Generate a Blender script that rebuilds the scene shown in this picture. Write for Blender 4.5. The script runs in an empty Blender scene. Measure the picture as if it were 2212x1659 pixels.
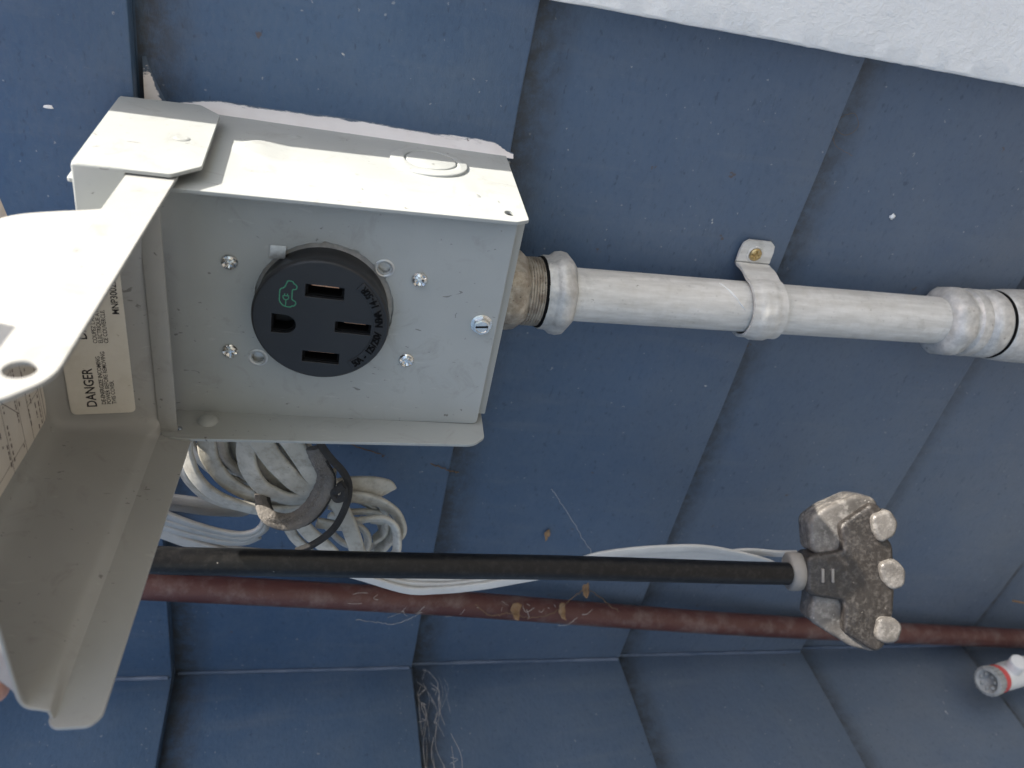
import bpy, bmesh, math, random
from mathutils import Vector, Matrix, noise as mnoise

random.seed(7)
rad = math.radians
scene = bpy.context.scene
COL = scene.collection
GROUND = -0.85            # metres; origin = centre of the receptacle face, z up, wall in +y

# ------------------------------------------------------------------ camera
cam_data = bpy.data.cameras.new("camera")
cam = bpy.data.objects.new("camera", cam_data)
COL.objects.link(cam)
_right = Vector((0.18871905, -0.18646669, -0.9641656))
_up = Vector((0.82089368, 0.56882906, 0.05066619))
_fwd = Vector((-0.53899786, 0.80103912, -0.2604182))
cam.matrix_world = Matrix((
    (_right.x, _up.x, -_fwd.x, 0.1645),
    (_right.y, _up.y, -_fwd.y, -0.2811),
    (_right.z, _up.z, -_fwd.z, 0.0082),
    (0, 0, 0, 1)))
cam_data.sensor_fit = 'HORIZONTAL'
cam_data.sensor_width = 36.0
cam_data.lens = 1727.0 / 2212.0 * 36.0
cam_data.clip_start = 0.01
cam_data.clip_end = 500.0
cam_data.dof.use_dof = True
cam_data.dof.focus_distance = 0.36
cam_data.dof.aperture_fstop = 13.0
scene.camera = cam

# ------------------------------------------------------------------ light
SUN_EL = rad(52.0)
SUN_PHI = math.atan(0.22)          # the sun stands behind the wall plane by this much
to_sun = Vector((math.cos(SUN_EL) * math.cos(SUN_PHI), math.cos(SUN_EL) * math.sin(SUN_PHI), math.sin(SUN_EL)))
world = bpy.data.worlds.new("World")
scene.world = world
world.use_nodes = True
wn = world.node_tree
sky = wn.nodes.new("ShaderNodeTexSky")
sky.sky_type = 'NISHITA'
sky.sun_disc = False
sky.sun_elevation = SUN_EL
sky.sun_rotation = math.atan2(to_sun.x, to_sun.y)
sky.air_density = 1.0
sky.dust_density = 2.5
sky.ozone_density = 1.0
bg = wn.nodes["Background"]
wn.links.new(sky.outputs[0], bg.inputs[0])
bg.inputs[1].default_value = 0.10
sun_data = bpy.data.lights.new("sun", 'SUN')
sun_data.energy = 3.3
sun_data.angle = rad(0.53)
sun_data.color = (1.0, 0.98, 0.95)
sun = bpy.data.objects.new("sun", sun_data)
COL.objects.link(sun)
sun.rotation_euler = to_sun.to_track_quat('Z', 'Y').to_euler()
sun.location = (2, 1, 4)
scene.view_settings.view_transform = 'Standard'
scene.view_settings.look = 'None'
scene.view_settings.gamma = 1.0
scene.view_settings.exposure = 1.78
scene.view_settings.use_curve_mapping = False
scene.view_settings.use_white_balance = True
scene.view_settings.white_balance_temperature = 7200
scene.view_settings.white_balance_tint = 10
scene.cycles.max_bounces = 10
scene.cycles.diffuse_bounces = 4
scene.cycles.adaptive_threshold = 0.02

# ------------------------------------------------------------------ materials
class NT:
    def __init__(self, name):
        self.m = bpy.data.materials.new(name)
        self.m.use_nodes = True
        self.t = self.m.node_tree
        self.b = self.t.nodes["Principled BSDF"]
        self._tc = None
    def n(self, typ, **kw):
        nd = self.t.nodes.new(typ)
        for k, v in kw.items():
            setattr(nd, k, v)
        return nd
    def l(self, a, b):
        self.t.links.new(a, b)
    def tc(self):
        if self._tc is None:
            g = self.n("ShaderNodeNewGeometry")
            self._tc = g.outputs["Position"]
        return self._tc
    def vec(self, scale=(1, 1, 1)):
        mp = self.n("ShaderNodeMapping")
        mp.inputs["Scale"].default_value = scale
        self.l(self.tc(), mp.inputs[0])
        return mp.outputs[0]
    def noise(self, scale, detail=4, rough=0.55, stretch=(1, 1, 1), dist=0.0):
        nd = self.n("ShaderNodeTexNoise")
        nd.inputs["Scale"].default_value = scale
        nd.inputs["Detail"].default_value = detail
        nd.inputs["Roughness"].default_value = rough
        nd.inputs["Distortion"].default_value = dist
        self.l(self.vec(stretch), nd.inputs["Vector"])
        return nd.outputs["Fac"]
    def ramp(self, fac, stops):
        r = self.n("ShaderNodeValToRGB")
        e = r.color_ramp.elements
        while len(e) < len(stops):
            e.new(0.5)
        for i, (p, c) in enumerate(stops):
            e[i].position = p
            e[i].color = (*c, 1) if len(c) == 3 else c
        self.l(fac, r.inputs[0])
        return r.outputs[0]
    def step(self, fac, a, b):
        mr = self.n("ShaderNodeMapRange")
        mr.inputs[1].default_value = a
        mr.inputs[2].default_value = b
        self.l(fac, mr.inputs[0])
        return mr.outputs[0]
    def mix(self, fac, a, b, blend='MIX'):
        mx = self.n("ShaderNodeMix", data_type='RGBA', blend_type=blend)
        for sock, v in ((mx.inputs[0], fac), (mx.inputs[6], a), (mx.inputs[7], b)):
            if hasattr(v, "is_output"):
                self.l(v, sock)
            elif isinstance(v, (int, float)):
                sock.default_value = v
            else:
                sock.default_value = (*v, 1)
        return mx.outputs[2]
    def mul(self, a, b):
        m = self.n("ShaderNodeMath", operation='MULTIPLY')
        for sock, v in ((m.inputs[0], a), (m.inputs[1], b)):
            if hasattr(v, "is_output"):
                self.l(v, sock)
            else:
                sock.default_value = v
        return m.outputs[0]
    def specks(self, cell, size, keep=0.35, stretch=(1, 1, 1)):
        """scattered small dots: 1 inside a dot"""
        v = self.n("ShaderNodeTexVoronoi")
        v.inputs["Scale"].default_value = cell
        v.inputs["Randomness"].default_value = 1.0
        # wobble the coordinates so that the dots are not round
        nz = self.n("ShaderNodeTexNoise")
        nz.inputs["Scale"].default_value = cell * 6
        self.l(self.tc(), nz.inputs["Vector"])
        sub = self.n("ShaderNodeVectorMath", operation='SUBTRACT')
        self.l(nz.outputs["Color"], sub.inputs[0]); sub.inputs[1].default_value = (0.5, 0.5, 0.5)
        sc = self.n("ShaderNodeVectorMath", operation='SCALE')
        self.l(sub.outputs[0], sc.inputs[0]); sc.inputs["Scale"].default_value = 0.35 / cell
        add = self.n("ShaderNodeVectorMath", operation='ADD')
        self.l(self.vec(stretch), add.inputs[0]); self.l(sc.outputs[0], add.inputs[1])
        self.l(add.outputs[0], v.inputs["Vector"])
        d = self.step(v.outputs["Distance"], size, size * 0.6)
        sepc = self.n("ShaderNodeSeparateColor")
        self.l(v.outputs["Color"], sepc.inputs[0])
        k = self.n("ShaderNodeMath", operation='LESS_THAN')
        self.l(sepc.outputs[0], k.inputs[0]); k.inputs[1].default_value = keep
        return self.mul(d, k.outputs[0])
    def bump(self, h, strength=0.3, dist=0.001, prev=None):
        b = self.n("ShaderNodeBump")
        b.inputs["Strength"].default_value = strength
        b.inputs["Distance"].default_value = dist
        self.l(h, b.inputs["Height"])
        if prev is not None:
            self.l(prev, b.inputs["Normal"])
        self.l(b.outputs[0], self.b.inputs["Normal"])
        return b.outputs[0]
    def set(self, color=None, rough=None, metal=None, spec=None):
        for key, v in (("Base Color", color), ("Roughness", rough), ("Metallic", metal), ("Specular IOR Level", spec)):
            if v is None:
                continue
            s = self.b.inputs[key]
            if hasattr(v, "is_output"):
                self.l(v, s)
            elif isinstance(v, (tuple, list)):
                s.default_value = (*v, 1)
            else:
                s.default_value = v
        return self

M = {}
def siding_mat():
    t = NT("blue_siding_paint")
    big = t.noise(9, 3)
    fine = t.noise(900, 3, 0.7, (1, 1, 0.35))
    c = t.ramp(big, [(0.3, (0.043, 0.088, 0.162)), (0.7, (0.061, 0.113, 0.196))])
    dust = t.step(t.noise(45, 5, 0.65), 0.42, 0.75)
    # the lower courses carry more splashed dust
    sx = t.n("ShaderNodeSeparateXYZ"); t.l(t.tc(), sx.inputs[0])
    low = t.step(sx.outputs[2], 0.02, -0.52)
    grime = t.mul(t.step(t.noise(14, 5, 0.6), -0.2, 0.8), low)
    c = t.mix(t.mul(grime, 0.72), c, (0.170, 0.182, 0.190))
    c = t.mix(t.mul(dust, 0.16), c, (0.15, 0.18, 0.21))
    c = t.mix(t.mul(t.step(fine, 0.62, 0.78), 0.25), c, (0.20, 0.23, 0.27))
    c = t.mix(t.mul(t.step(t.noise(420, 2, 0.5, (0.5, 1, 1)), 0.66, 0.74), 0.5), c, (0.030, 0.050, 0.080))
    grain = t.noise(420, 5, 0.7, (0.55, 0.55, 1), 0.4)
    c = t.mix(t.mul(t.step(grain, 0.52, 0.74), 0.30), c, (0.105, 0.145, 0.20))
    c = t.mix(t.mul(t.step(grain, 0.46, 0.28), 0.30), c, (0.026, 0.048, 0.084))
    runs = t.noise(70, 4, 0.6, (1, 1, 0.07))
    c = t.mix(t.mul(t.step(runs, 0.56, 0.72), 0.16), c, (0.18, 0.20, 0.22))
    s1 = t.specks(95, 0.085, 0.22)
    s2 = t.specks(38, 0.040, 0.22)
    c = t.mix(t.mul(s1, 0.5), c, (0.34, 0.35, 0.35))
    c = t.mix(t.mul(s2, 0.75), c, (0.55, 0.55, 0.52))
    s4 = t.specks(210, 0.12, 0.22)
    c = t.mix(t.mul(s4, 0.5), c, (0.36, 0.37, 0.37))
    # shade under each lap painted into the top of the course, patchy with grit
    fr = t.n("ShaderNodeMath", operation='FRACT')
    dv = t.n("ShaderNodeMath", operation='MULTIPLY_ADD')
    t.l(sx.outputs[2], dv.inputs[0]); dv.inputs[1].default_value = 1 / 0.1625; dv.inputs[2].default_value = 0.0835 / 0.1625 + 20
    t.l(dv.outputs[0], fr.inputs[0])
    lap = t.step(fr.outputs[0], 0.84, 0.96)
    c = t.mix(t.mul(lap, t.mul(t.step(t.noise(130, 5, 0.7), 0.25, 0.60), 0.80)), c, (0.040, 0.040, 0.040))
    s3 = t.specks(60, 0.08, 0.25)
    c = t.mix(t.mul(s3, 0.6), c, (0.10, 0.06, 0.03))
    t.set(color=c, spec=0.42)
    rr = t.n("ShaderNodeMapRange"); rr.inputs[3].default_value = 0.36; rr.inputs[4].default_value = 0.58
    t.l(t.noise(60, 4), rr.inputs[0]); t.l(rr.outputs[0], t.b.inputs["Roughness"])
    b1 = t.bump(t.noise(420, 5, 0.65, (0.5, 0.5, 1)), 0.42, 0.0010)
    t.bump(t.noise(40, 3, 0.5), 0.25, 0.002, b1)
    return t.m
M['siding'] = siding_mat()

def gray_paint(name, a, b, warm=None, specks=0.7, gloss=0.38):
    t = NT(name)
    c = t.ramp(t.noise(22, 4), [(0.3, a), (0.72, b)])
    if warm:
        c = t.mix(t.mul(t.step(t.noise(12, 3), 0.4, 0.75), 0.28), c, warm)
    c = t.mix(t.mul(t.specks(120, 0.11, 0.26), specks), c, (0.07, 0.065, 0.055))
    c = t.mix(t.mul(t.specks(300, 0.12, 0.12), specks * 0.6), c, (0.12, 0.11, 0.09))
    smudge = t.step(t.noise(55, 6, 0.7, (1, 1, 1), 1.2), 0.56, 0.76)
    c = t.mix(t.mul(smudge, 0.42), c, (0.17, 0.16, 0.14))
    tick = t.step(t.noise(260, 2, 0.4, (1, 1, 0.35), 2.5), 0.735, 0.75)
    c = t.mix(t.mul(tick, 0.6), c, (0.07, 0.065, 0.06))
    scr = t.step(t.noise(220, 2, 0.4, (1.0, 1.0, 0.3), 1.6), 0.71, 0.74)
    c = t.mix(t.mul(scr, 0.14), c, (0.60, 0.60, 0.58))
    rr = t.n("ShaderNodeMapRange"); rr.inputs[3].default_value = gloss; rr.inputs[4].default_value = gloss + 0.2
    t.l(t.noise(70, 4), rr.inputs[0]); t.l(rr.outputs[0], t.b.inputs["Roughness"])
    t.set(color=c, spec=0.45)
    b1 = t.bump(t.noise(1500, 2, 0.5), 0.08, 0.0004)
    t.bump(t.noise(70, 3), 0.10, 0.0015, b1)
    return t.m
M['gray'] = gray_paint("gray_enamel", (0.315, 0.336, 0.333), (0.365, 0.383, 0.378))
M['gray_cover'] = gray_paint("gray_enamel_cover", (0.315, 0.323, 0.316), (0.365, 0.374, 0.366), (0.305, 0.295, 0.278), 0.6)

def white_trim():
    t = NT("white_trim_paint")
    c = t.ramp(t.noise(30, 4), [(0.3, (0.80, 0.80, 0.79)), (0.7, (0.85, 0.85, 0.84))])
    c = t.mix(t.mul(t.specks(42, 0.05, 0.25), 0.85), c, (0.10, 0.10, 0.10))
    c = t.mix(t.mul(t.step(t.noise(70, 6, 0.75, (1, 1, 1), 1.5), 0.66, 0.74), 0.3), c, (0.45, 0.45, 0.44))
    t.set(color=c, rough=0.5, spec=0.4)
    b1 = t.bump(t.noise(300, 5, 0.65, (1, 1, 0.8), 0.6), 0.5, 0.0018)
    t.bump(t.noise(110, 3, 0.5), 0.35, 0.002, b1)
    return t.m
M['trim'] = white_trim()

def metal(name, a, b, metallic=0.6, rough=(0.4, 0.65), stretch=(1, 1, 0.12), sc=120, rust=0.0, rustc=(0.16, 0.08, 0.03), bump=0.25):
    t = NT(name)
    c = t.ramp(t.noise(sc, 6, 0.6, stretch), [(0.3, a), (0.7, b)])
    c = t.mix(t.mul(t.step(t.noise(90, 5, 0.7), 0.58, 0.75), 0.35), c, tuple(v * 0.45 for v in a))
    if rust:
        c = t.mix(t.mul(t.step(t.noise(150, 5, 0.65), 0.47, 0.66), rust), c, rustc)
        c = t.mix(t.mul(t.specks(420, 0.22, 0.25), rust), c, (0.03, 0.022, 0.015))
    c = t.mix(t.mul(t.specks(160, 0.12, 0.2), 0.55), c, (0.09, 0.075, 0.05))
    rr = t.n("ShaderNodeMapRange"); rr.inputs[3].default_value = rough[0]; rr.inputs[4].default_value = rough[1]
    t.l(t.noise(140, 5), rr.inputs[0]); t.l(rr.outputs[0], t.b.inputs["Roughness"])
    t.set(color=c, metal=metallic)
    b1 = t.bump(t.noise(900, 4, 0.6, stretch), bump, 0.0005)
    t.bump(t.noise(160, 4), bump, 0.0012, b1)
    return t.m
M['conduit'] = metal("weathered_conduit", (0.48, 0.47, 0.44), (0.68, 0.67, 0.64), 0.08, (0.40, 0.68), (1, 1, 0.14), 260, 0.16, (0.30, 0.27, 0.20))
M['galv'] = metal("cast_zinc", (0.42, 0.415, 0.40), (0.64, 0.625, 0.59), 0.25, (0.32, 0.55), (1, 1, 1), 240, 0.22, (0.22, 0.17, 0.11))
M['rusty'] = metal("rusty_thread", (0.32, 0.285, 0.235), (0.55, 0.50, 0.43), 0.4, (0.35, 0.6), (1, 1, 1), 200, 0.6, (0.15, 0.10, 0.06), 0.4)
M['zinc'] = metal("zinc_screw", (0.62, 0.63, 0.62), (0.80, 0.80, 0.78), 0.95, (0.16, 0.32), (1, 1, 1), 500, 0.0, bump=0.12)
M['brass'] = metal("yellow_zinc_screw", (0.40, 0.30, 0.14), (0.60, 0.46, 0.24), 0.9, (0.25, 0.4), (1, 1, 1), 500, 0.2)
M['alum'] = metal("bright_cut_metal", (0.45, 0.45, 0.44), (0.62, 0.62, 0.60), 0.7, (0.3, 0.5), (1, 1, 1), 300)

def plastic(name, a, b, rough=0.42, dust=0.1, dustc=(0.30, 0.28, 0.25), bump=0.1, sc=200, speck=0.5, streak=(1, 1, 1)):
    t = NT(name)
    c = t.ramp(t.noise(40, 4, 0.55, streak), [(0.3, a), (0.7, b)])
    c = t.mix(t.mul(t.step(t.noise(sc, 6, 0.7), 0.48, 0.78), dust), c, dustc)
    c = t.mix(t.mul(t.specks(260, 0.10, 0.2), speck), c, dustc)
    rr = t.n("ShaderNodeMapRange"); rr.inputs[3].default_value = rough - 0.06; rr.inputs[4].default_value = rough + 0.14
    t.l(t.noise(90, 5), rr.inputs[0]); t.l(rr.outputs[0], t.b.inputs["Roughness"])
    t.set(color=c, spec=0.45)
    b1 = t.bump(t.noise(1400, 3, 0.6), bump, 0.0004)
    t.bump(t.noise(180, 4), bump, 0.001, b1)
    return t.m
M['black'] = plastic("black_plastic", (0.0125, 0.0135, 0.016), (0.017, 0.0185, 0.021), 0.40, 0.03, (0.10, 0.10, 0.10), 0.05, 200, 0.12)
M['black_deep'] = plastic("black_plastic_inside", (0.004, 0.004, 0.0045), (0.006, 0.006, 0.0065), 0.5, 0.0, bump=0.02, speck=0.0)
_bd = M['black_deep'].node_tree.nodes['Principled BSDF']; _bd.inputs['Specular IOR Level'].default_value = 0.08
M['rubber'] = plastic("dusty_black_rubber", (0.005, 0.0055, 0.0065), (0.008, 0.0085, 0.010), 0.30, 0.07, (0.26, 0.245, 0.23), 0.2, 300, 0.6)
M['rubber'].node_tree.nodes['Principled BSDF'].inputs['Specular IOR Level'].default_value = 0.3
M['tap'] = plastic("dusty_tap_rubber", (0.014, 0.012, 0.011), (0.032, 0.028, 0.026), 0.28, 0.30, (0.26, 0.24, 0.22), 0.6, 380, 1.0)
M['tap_clear'] = plastic("worn_pale_rubber", (0.05, 0.046, 0.043), (0.16, 0.150, 0.140), 0.20, 0.42, (0.50, 0.48, 0.45), 0.55, 190, 0.8)
M['collar'] = plastic("gray_collar", (0.17, 0.16, 0.15), (0.24, 0.23, 0.215), 0.5, 0.3)
M['maroon'] = plastic("maroon_pipe_paint", (0.070, 0.023, 0.021), (0.110, 0.045, 0.038), 0.42, 0.8, (0.20, 0.155, 0.14), 0.4, 60, 0.7, (1, 1, 0.3))
M['beige'] = plastic("soiled_beige_cord", (0.34, 0.325, 0.28), (0.56, 0.545, 0.49), 0.55, 0.7, (0.13, 0.11, 0.08), 0.35, 150, 0.5)
M['pale'] = plastic("pale_gray_cord", (0.34, 0.34, 0.325), (0.43, 0.43, 0.415), 0.45, 0.3, (0.22, 0.21, 0.19), 0.15, 150, 0.35)
M['white_cord'] = plastic("white_cord", (0.52, 0.52, 0.51), (0.62, 0.62, 0.60), 0.42, 0.2, (0.30, 0.29, 0.27), 0.15, 150, 0.3)
M['fuzz'] = plastic("hook_tape_fuzz", (0.10, 0.092, 0.085), (0.19, 0.177, 0.162), 0.9, 0.6, (0.24, 0.22, 0.20), 1.0, 600, 0.6)
M['fuzz_light'] = plastic("hook_tape_loops", (0.20, 0.185, 0.17), (0.34, 0.32, 0.30), 0.9, 0.3, (0.24, 0.22, 0.20), 0.0, 600, 0.0)
M['lace'] = plastic("black_lace", (0.014, 0.014, 0.015), (0.030, 0.030, 0.030), 0.8, 0.2, (0.10, 0.095, 0.085), 0.6, 400, 0.4)
M['white_pl'] = plastic("white_plastic", (0.60, 0.61, 0.60), (0.70, 0.70, 0.69), 0.4, 0.2)
M['knurl'] = plastic("gray_rough_plastic", (0.20, 0.21, 0.21), (0.42, 0.43, 0.42), 0.5, 0.4, (0.5, 0.5, 0.48), 0.9, 260)
M['red'] = plastic("red_band", (0.52, 0.06, 0.06), (0.62, 0.09, 0.08), 0.45, 0.15, (0.5, 0.35, 0.32))
M['tan'] = plastic("tan_cable", (0.40, 0.33, 0.255), (0.54, 0.46, 0.37), 0.55, 0.4, (0.33, 0.22, 0.14), 0.3, 200, 0.3, (0.2, 1, 1))
M['paper'] = plastic("cream_label", (0.64, 0.625, 0.555), (0.72, 0.70, 0.635), 0.5, 0.2, (0.33, 0.29, 0.21), 0.05, 120, 0.7)
M['paper2'] = plastic("pinkish_label", (0.62, 0.585, 0.53), (0.70, 0.665, 0.61), 0.5, 0.12, (0.40, 0.34, 0.27), 0.05, 120, 0.4)
M['ink'] = plastic("black_ink", (0.012, 0.011, 0.015), (0.02, 0.018, 0.022), 0.5, 0.05, bump=0.0, speck=0.0)
M['ink2'] = plastic("faded_ink", (0.07, 0.05, 0.05), (0.11, 0.08, 0.075), 0.5, 0.05, bump=0.0, speck=0.0)
M['green'] = plastic("green_print", (0.03, 0.20, 0.115), (0.045, 0.25, 0.14), 0.45, 0.0, bump=0.0, speck=0.0)
M['leaf'] = plastic("dead_leaf", (0.16, 0.09, 0.045), (0.30, 0.19, 0.10), 0.7, 0.3, bump=0.5)
M['web'] = plastic("cobweb_thread", (0.42, 0.40, 0.37), (0.55, 0.53, 0.50), 0.7, 0.2, bump=0.0)
M['webbrown'] = plastic("brown_cobweb", (0.12, 0.075, 0.04), (0.20, 0.13, 0.08), 0.8, 0.2, bump=0.0)
M['sprig'] = plastic("green_leaf", (0.05, 0.10, 0.03), (0.08, 0.14, 0.05), 0.5, 0.2)
M['smear'] = plastic("white_paint_smear", (0.74, 0.74, 0.73), (0.80, 0.80, 0.79), 0.4, 0.05, bump=0.2)

def copper():
    t = NT("copper_contact"); t.set(color=(0.85, 0.42, 0.24), rough=0.28, metal=1.0); return t.m
M['copper'] = copper()

def caulk_mat():
    t = NT("pink_white_caulk")
    c = t.ramp(t.noise(60, 4), [(0.3, (0.74, 0.695, 0.675)), (0.7, (0.80, 0.765, 0.75))])
    c = t.mix(t.mul(t.specks(130, 0.10, 0.2), 0.7), c, (0.16, 0.12, 0.10))
    c = t.mix(t.mul(t.step(t.noise(140, 5, 0.7, (1, 1, 0.25)), 0.60, 0.72), 0.4), c, (0.34, 0.31, 0.31))
    # feathered out under blue paint towards its outer edge
    at = t.n("ShaderNodeAttribute", attribute_name="feather")
    ad = t.n("ShaderNodeMath", operation='MULTIPLY_ADD')
    t.l(t.noise(900, 6, 0.75, (1, 1, 0.08)), ad.inputs[0]); ad.inputs[1].default_value = 0.9
    t.l(at.outputs["Fac"], ad.inputs[2])
    k = t.step(ad.outputs[0], 1.0, 1.12)
    c = t.mix(k, c, (0.062, 0.096, 0.146))
    t.set(color=c, rough=0.6)
    t.bump(t.noise(260, 4, 0.6, (1, 1, 0.3)), 0.3, 0.001)
    return t.m
M['caulk'] = caulk_mat()

def corner_caulk():
    t = NT("painted_corner_caulk")
    c = t.ramp(t.noise(90, 5, 0.7, (1, 1, 0.3)), [(0.42, (0.060, 0.095, 0.155)), (0.62, (0.12, 0.155, 0.215))])
    t.set(color=c, rough=0.55)
    return t.m
M['corner_caulk'] = corner_caulk()

def skin_mat():
    t = NT("skin")
    c = t.ramp(t.noise(60, 4), [(0.3, (0.56, 0.28, 0.21)), (0.7, (0.64, 0.35, 0.27))])
    t.set(color=c, rough=0.5)
    t.b.inputs["Subsurface Weight"].default_value = 0.15
    t.b.inputs["Subsurface Radius"].default_value = (0.004, 0.0015, 0.0008)
    t.b.inputs["Subsurface Scale"].default_value = 1.0
    t.bump(t.noise(900, 3, 0.6), 0.2, 0.0005)
    return t.m
M['skin'] = skin_mat()
def nail_mat():
    t = NT("fingernail"); t.set(color=(0.70, 0.42, 0.36), rough=0.3); return t.m
M['nail'] = nail_mat()

def ground_mat():
    t = NT("sandy_ground")
    c = t.ramp(t.noise(3, 8, 0.6), [(0.3, (0.095, 0.087, 0.076)), (0.7, (0.15, 0.138, 0.121))])
    c = t.mix(t.mul(t.specks(60, 0.4, 0.5), 0.5), c, (0.14, 0.12, 0.10))
    t.set(color=c, rough=0.9)
    t.bump(t.noise(120, 6), 0.5, 0.01)
    return t.m
M['ground'] = ground_mat()
def lens_mat():
    t = NT("milky_lens")
    t.set(color=(0.72, 0.71, 0.68), rough=0.25)
    t.b.inputs["Transmission Weight"].default_value = 0.35
    return t.m
M['lens'] = lens_mat()

# ------------------------------------------------------------------ object helpers (all lengths below in millimetres)
K = 0.001
ROOT = {}
def empty(name, loc, label, cat, group=None):
    e = bpy.data.objects.new(name, None)
    e.empty_display_size = 0.02
    COL.objects.link(e)
    e.location = Vector(loc) * K
    e['label'] = label
    e['category'] = cat
    if group:
        e['group'] = group
    ROOT[e.name] = Vector(loc) * K
    return e

def finish(name, verts, faces, mat, parent=None, smooth=40, label=None):
    """verts in world millimetres"""
    off = Vector((0, 0, 0))
    if parent is not None:
        off = ROOT[parent.name]
    me = bpy.data.meshes.new(name)
    me.from_pydata([Vector(v) * K - off for v in verts], [], faces)
    me.validate(clean_customdata=True)
    bm = bmesh.new(); bm.from_mesh(me)
    bmesh.ops.recalc_face_normals(bm, faces=bm.faces)
    bm.to_mesh(me); bm.free()
    if smooth:
        me.polygons.foreach_set("use_smooth", [True] * len(me.polygons))
        me.set_sharp_from_angle(angle=rad(smooth))
    me.materials.append(mat)
    ob = bpy.data.objects.new(name, me)
    COL.objects.link(ob)
    if parent is not None:
        ob.parent = parent
        ROOT[ob.name] = off
    if label:
        ob['label'] = label
    return ob

def tag(o, label, cat, group=None, kind=None):
    o['label'] = label
    if kind:
        o['kind'] = kind
    else:
        o['category'] = cat
    if group:
        o['group'] = group
    return o

def bm_out(bm):
    vs = [v.co.copy() for v in bm.verts]
    bm.verts.index_update()
    fs = [[v.index for v in f.verts] for f in bm.faces]
    bm.free()
    return vs, fs

def cuboid(x0, x1, y0, y1, z0, z1, bev=0.0, seg=2):
    bm = bmesh.new()
    bmesh.ops.create_cube(bm, size=1)
    for v in bm.verts:
        v.co = Vector(((x0 + x1) / 2 + v.co.x * (x1 - x0), (y0 + y1) / 2 + v.co.y * (y1 - y0), (z0 + z1) / 2 + v.co.z * (z1 - z0)))
    if bev:
        bmesh.ops.bevel(bm, geom=bm.edges[:], offset=bev, segments=seg, affect='EDGES', profile=0.5)
    return bm_out(bm)

def mesh_from_curve(splines, extrude, bevel=0.0, res=2):
    """splines: list of closed 2D outlines (the first is the outer one); gives verts and faces of a solid sheet centred on z=0"""
    cu = bpy.data.curves.new("tmp", 'CURVE')
    cu.dimensions = '2D'
    cu.fill_mode = 'BOTH'
    cu.extrude = extrude
    cu.bevel_depth = bevel
    cu.bevel_resolution = res
    for pts in splines:
        sp = cu.splines.new('POLY')
        sp.points.add(len(pts) - 1)
        for i, p in enumerate(pts):
            sp.points[i].co = (p[0], p[1], 0, 1)
        sp.use_cyclic_u = True
    ob = bpy.data.objects.new("tmp", cu)
    me = bpy.data.meshes.new_from_object(ob)
    bm = bmesh.new(); bm.from_mesh(me)
    bmesh.ops.remove_doubles(bm, verts=bm.verts, dist=1e-5)
    bpy.data.objects.remove(ob); bpy.data.curves.remove(cu); bpy.data.meshes.remove(me)
    return bm_out(bm)

def sheet(outline, holes, t, bev=0.15):
    """solid sheet of thickness t, outline shrunk by the bevel so that the size stays right"""
    return mesh_from_curve([outline] + holes, max(t / 2 - bev, 0.01), bev)

def circle(cx, cy, r, n=32, r2=None):
    r2 = r2 or r
    return [(cx + r * math.cos(2 * math.pi * i / n), cy + r2 * math.sin(2 * math.pi * i / n)) for i in range(n)]

def rounded(pts, r, n=4):
    """round the corners of a polygon; r a number or a list"""
    out = []
    N = len(pts)
    for i, p in enumerate(pts):
        rr = r[i] if isinstance(r, (list, tuple)) else r
        if rr <= 0:
            out.append(tuple(p)); continue
        p = Vector(p); a = Vector(pts[i - 1]); b = Vector(pts[(i + 1) % N])
        da = (a - p).normalized(); db = (b - p).normalized()
        rr = min(rr, (a - p).length * 0.49, (b - p).length * 0.49)
        p0 = p + da * rr; p1 = p + db * rr
        for k in range(n + 1):
            s = k / n
            q = p0 * (1 - s) ** 2 + p * 2 * s * (1 - s) + p1 * s * s
            out.append((q.x, q.y))
    return out

def xf(vs, fn):
    return [fn(v) for v in vs]

# box frame: u to the right, w up along the tilted box, h out of the box face
_N = math.sqrt(1 + 0.08 ** 2)
BN = Vector((0, -1, 0.08)) / _N
BW = Vector((0, 0.08, 1)) / _N
def bp(u, w, h):
    return Vector((u, 0, 0)) + BW * w + BN * h

def frames(pts, up=None):
    """tangent frames along a polyline; up keeps the normal near that vector"""
    n = len(pts)
    T = []
    for i in range(n):
        a = pts[max(i - 1, 0)]; b = pts[min(i + 1, n - 1)]
        T.append((b - a).normalized())
    out = []
    prev = None
    for i in range(n):
        t = T[i]
        if up is not None:
            ref = up[i] if isinstance(up, list) else up
        elif prev is None:
            ref = Vector((0, 0, 1)) if abs(t.z) < 0.9 else Vector((1, 0, 0))
        else:
            ref = prev
        nrm = (ref - t * ref.dot(t)).normalized()
        prev = nrm
        out.append((t, nrm, t.cross(nrm)))
    return out

def spline(pts, per=8):
    """Catmull-Rom through the points"""
    P = [Vector(p) for p in pts]
    P = [P[0] * 2 - P[1]] + P + [P[-1] * 2 - P[-2]]
    out = []
    for i in range(1, len(P) - 2):
        a, b, c, d = P[i - 1:i + 3]
        for k in range(per):
            s = k / per
            out.append(0.5 * ((2 * b) + (c - a) * s + (2 * a - 5 * b + 4 * c - d) * s * s + (3 * b - a - 3 * c + d) * s ** 3))
    out.append(P[-2])
    return out

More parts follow.
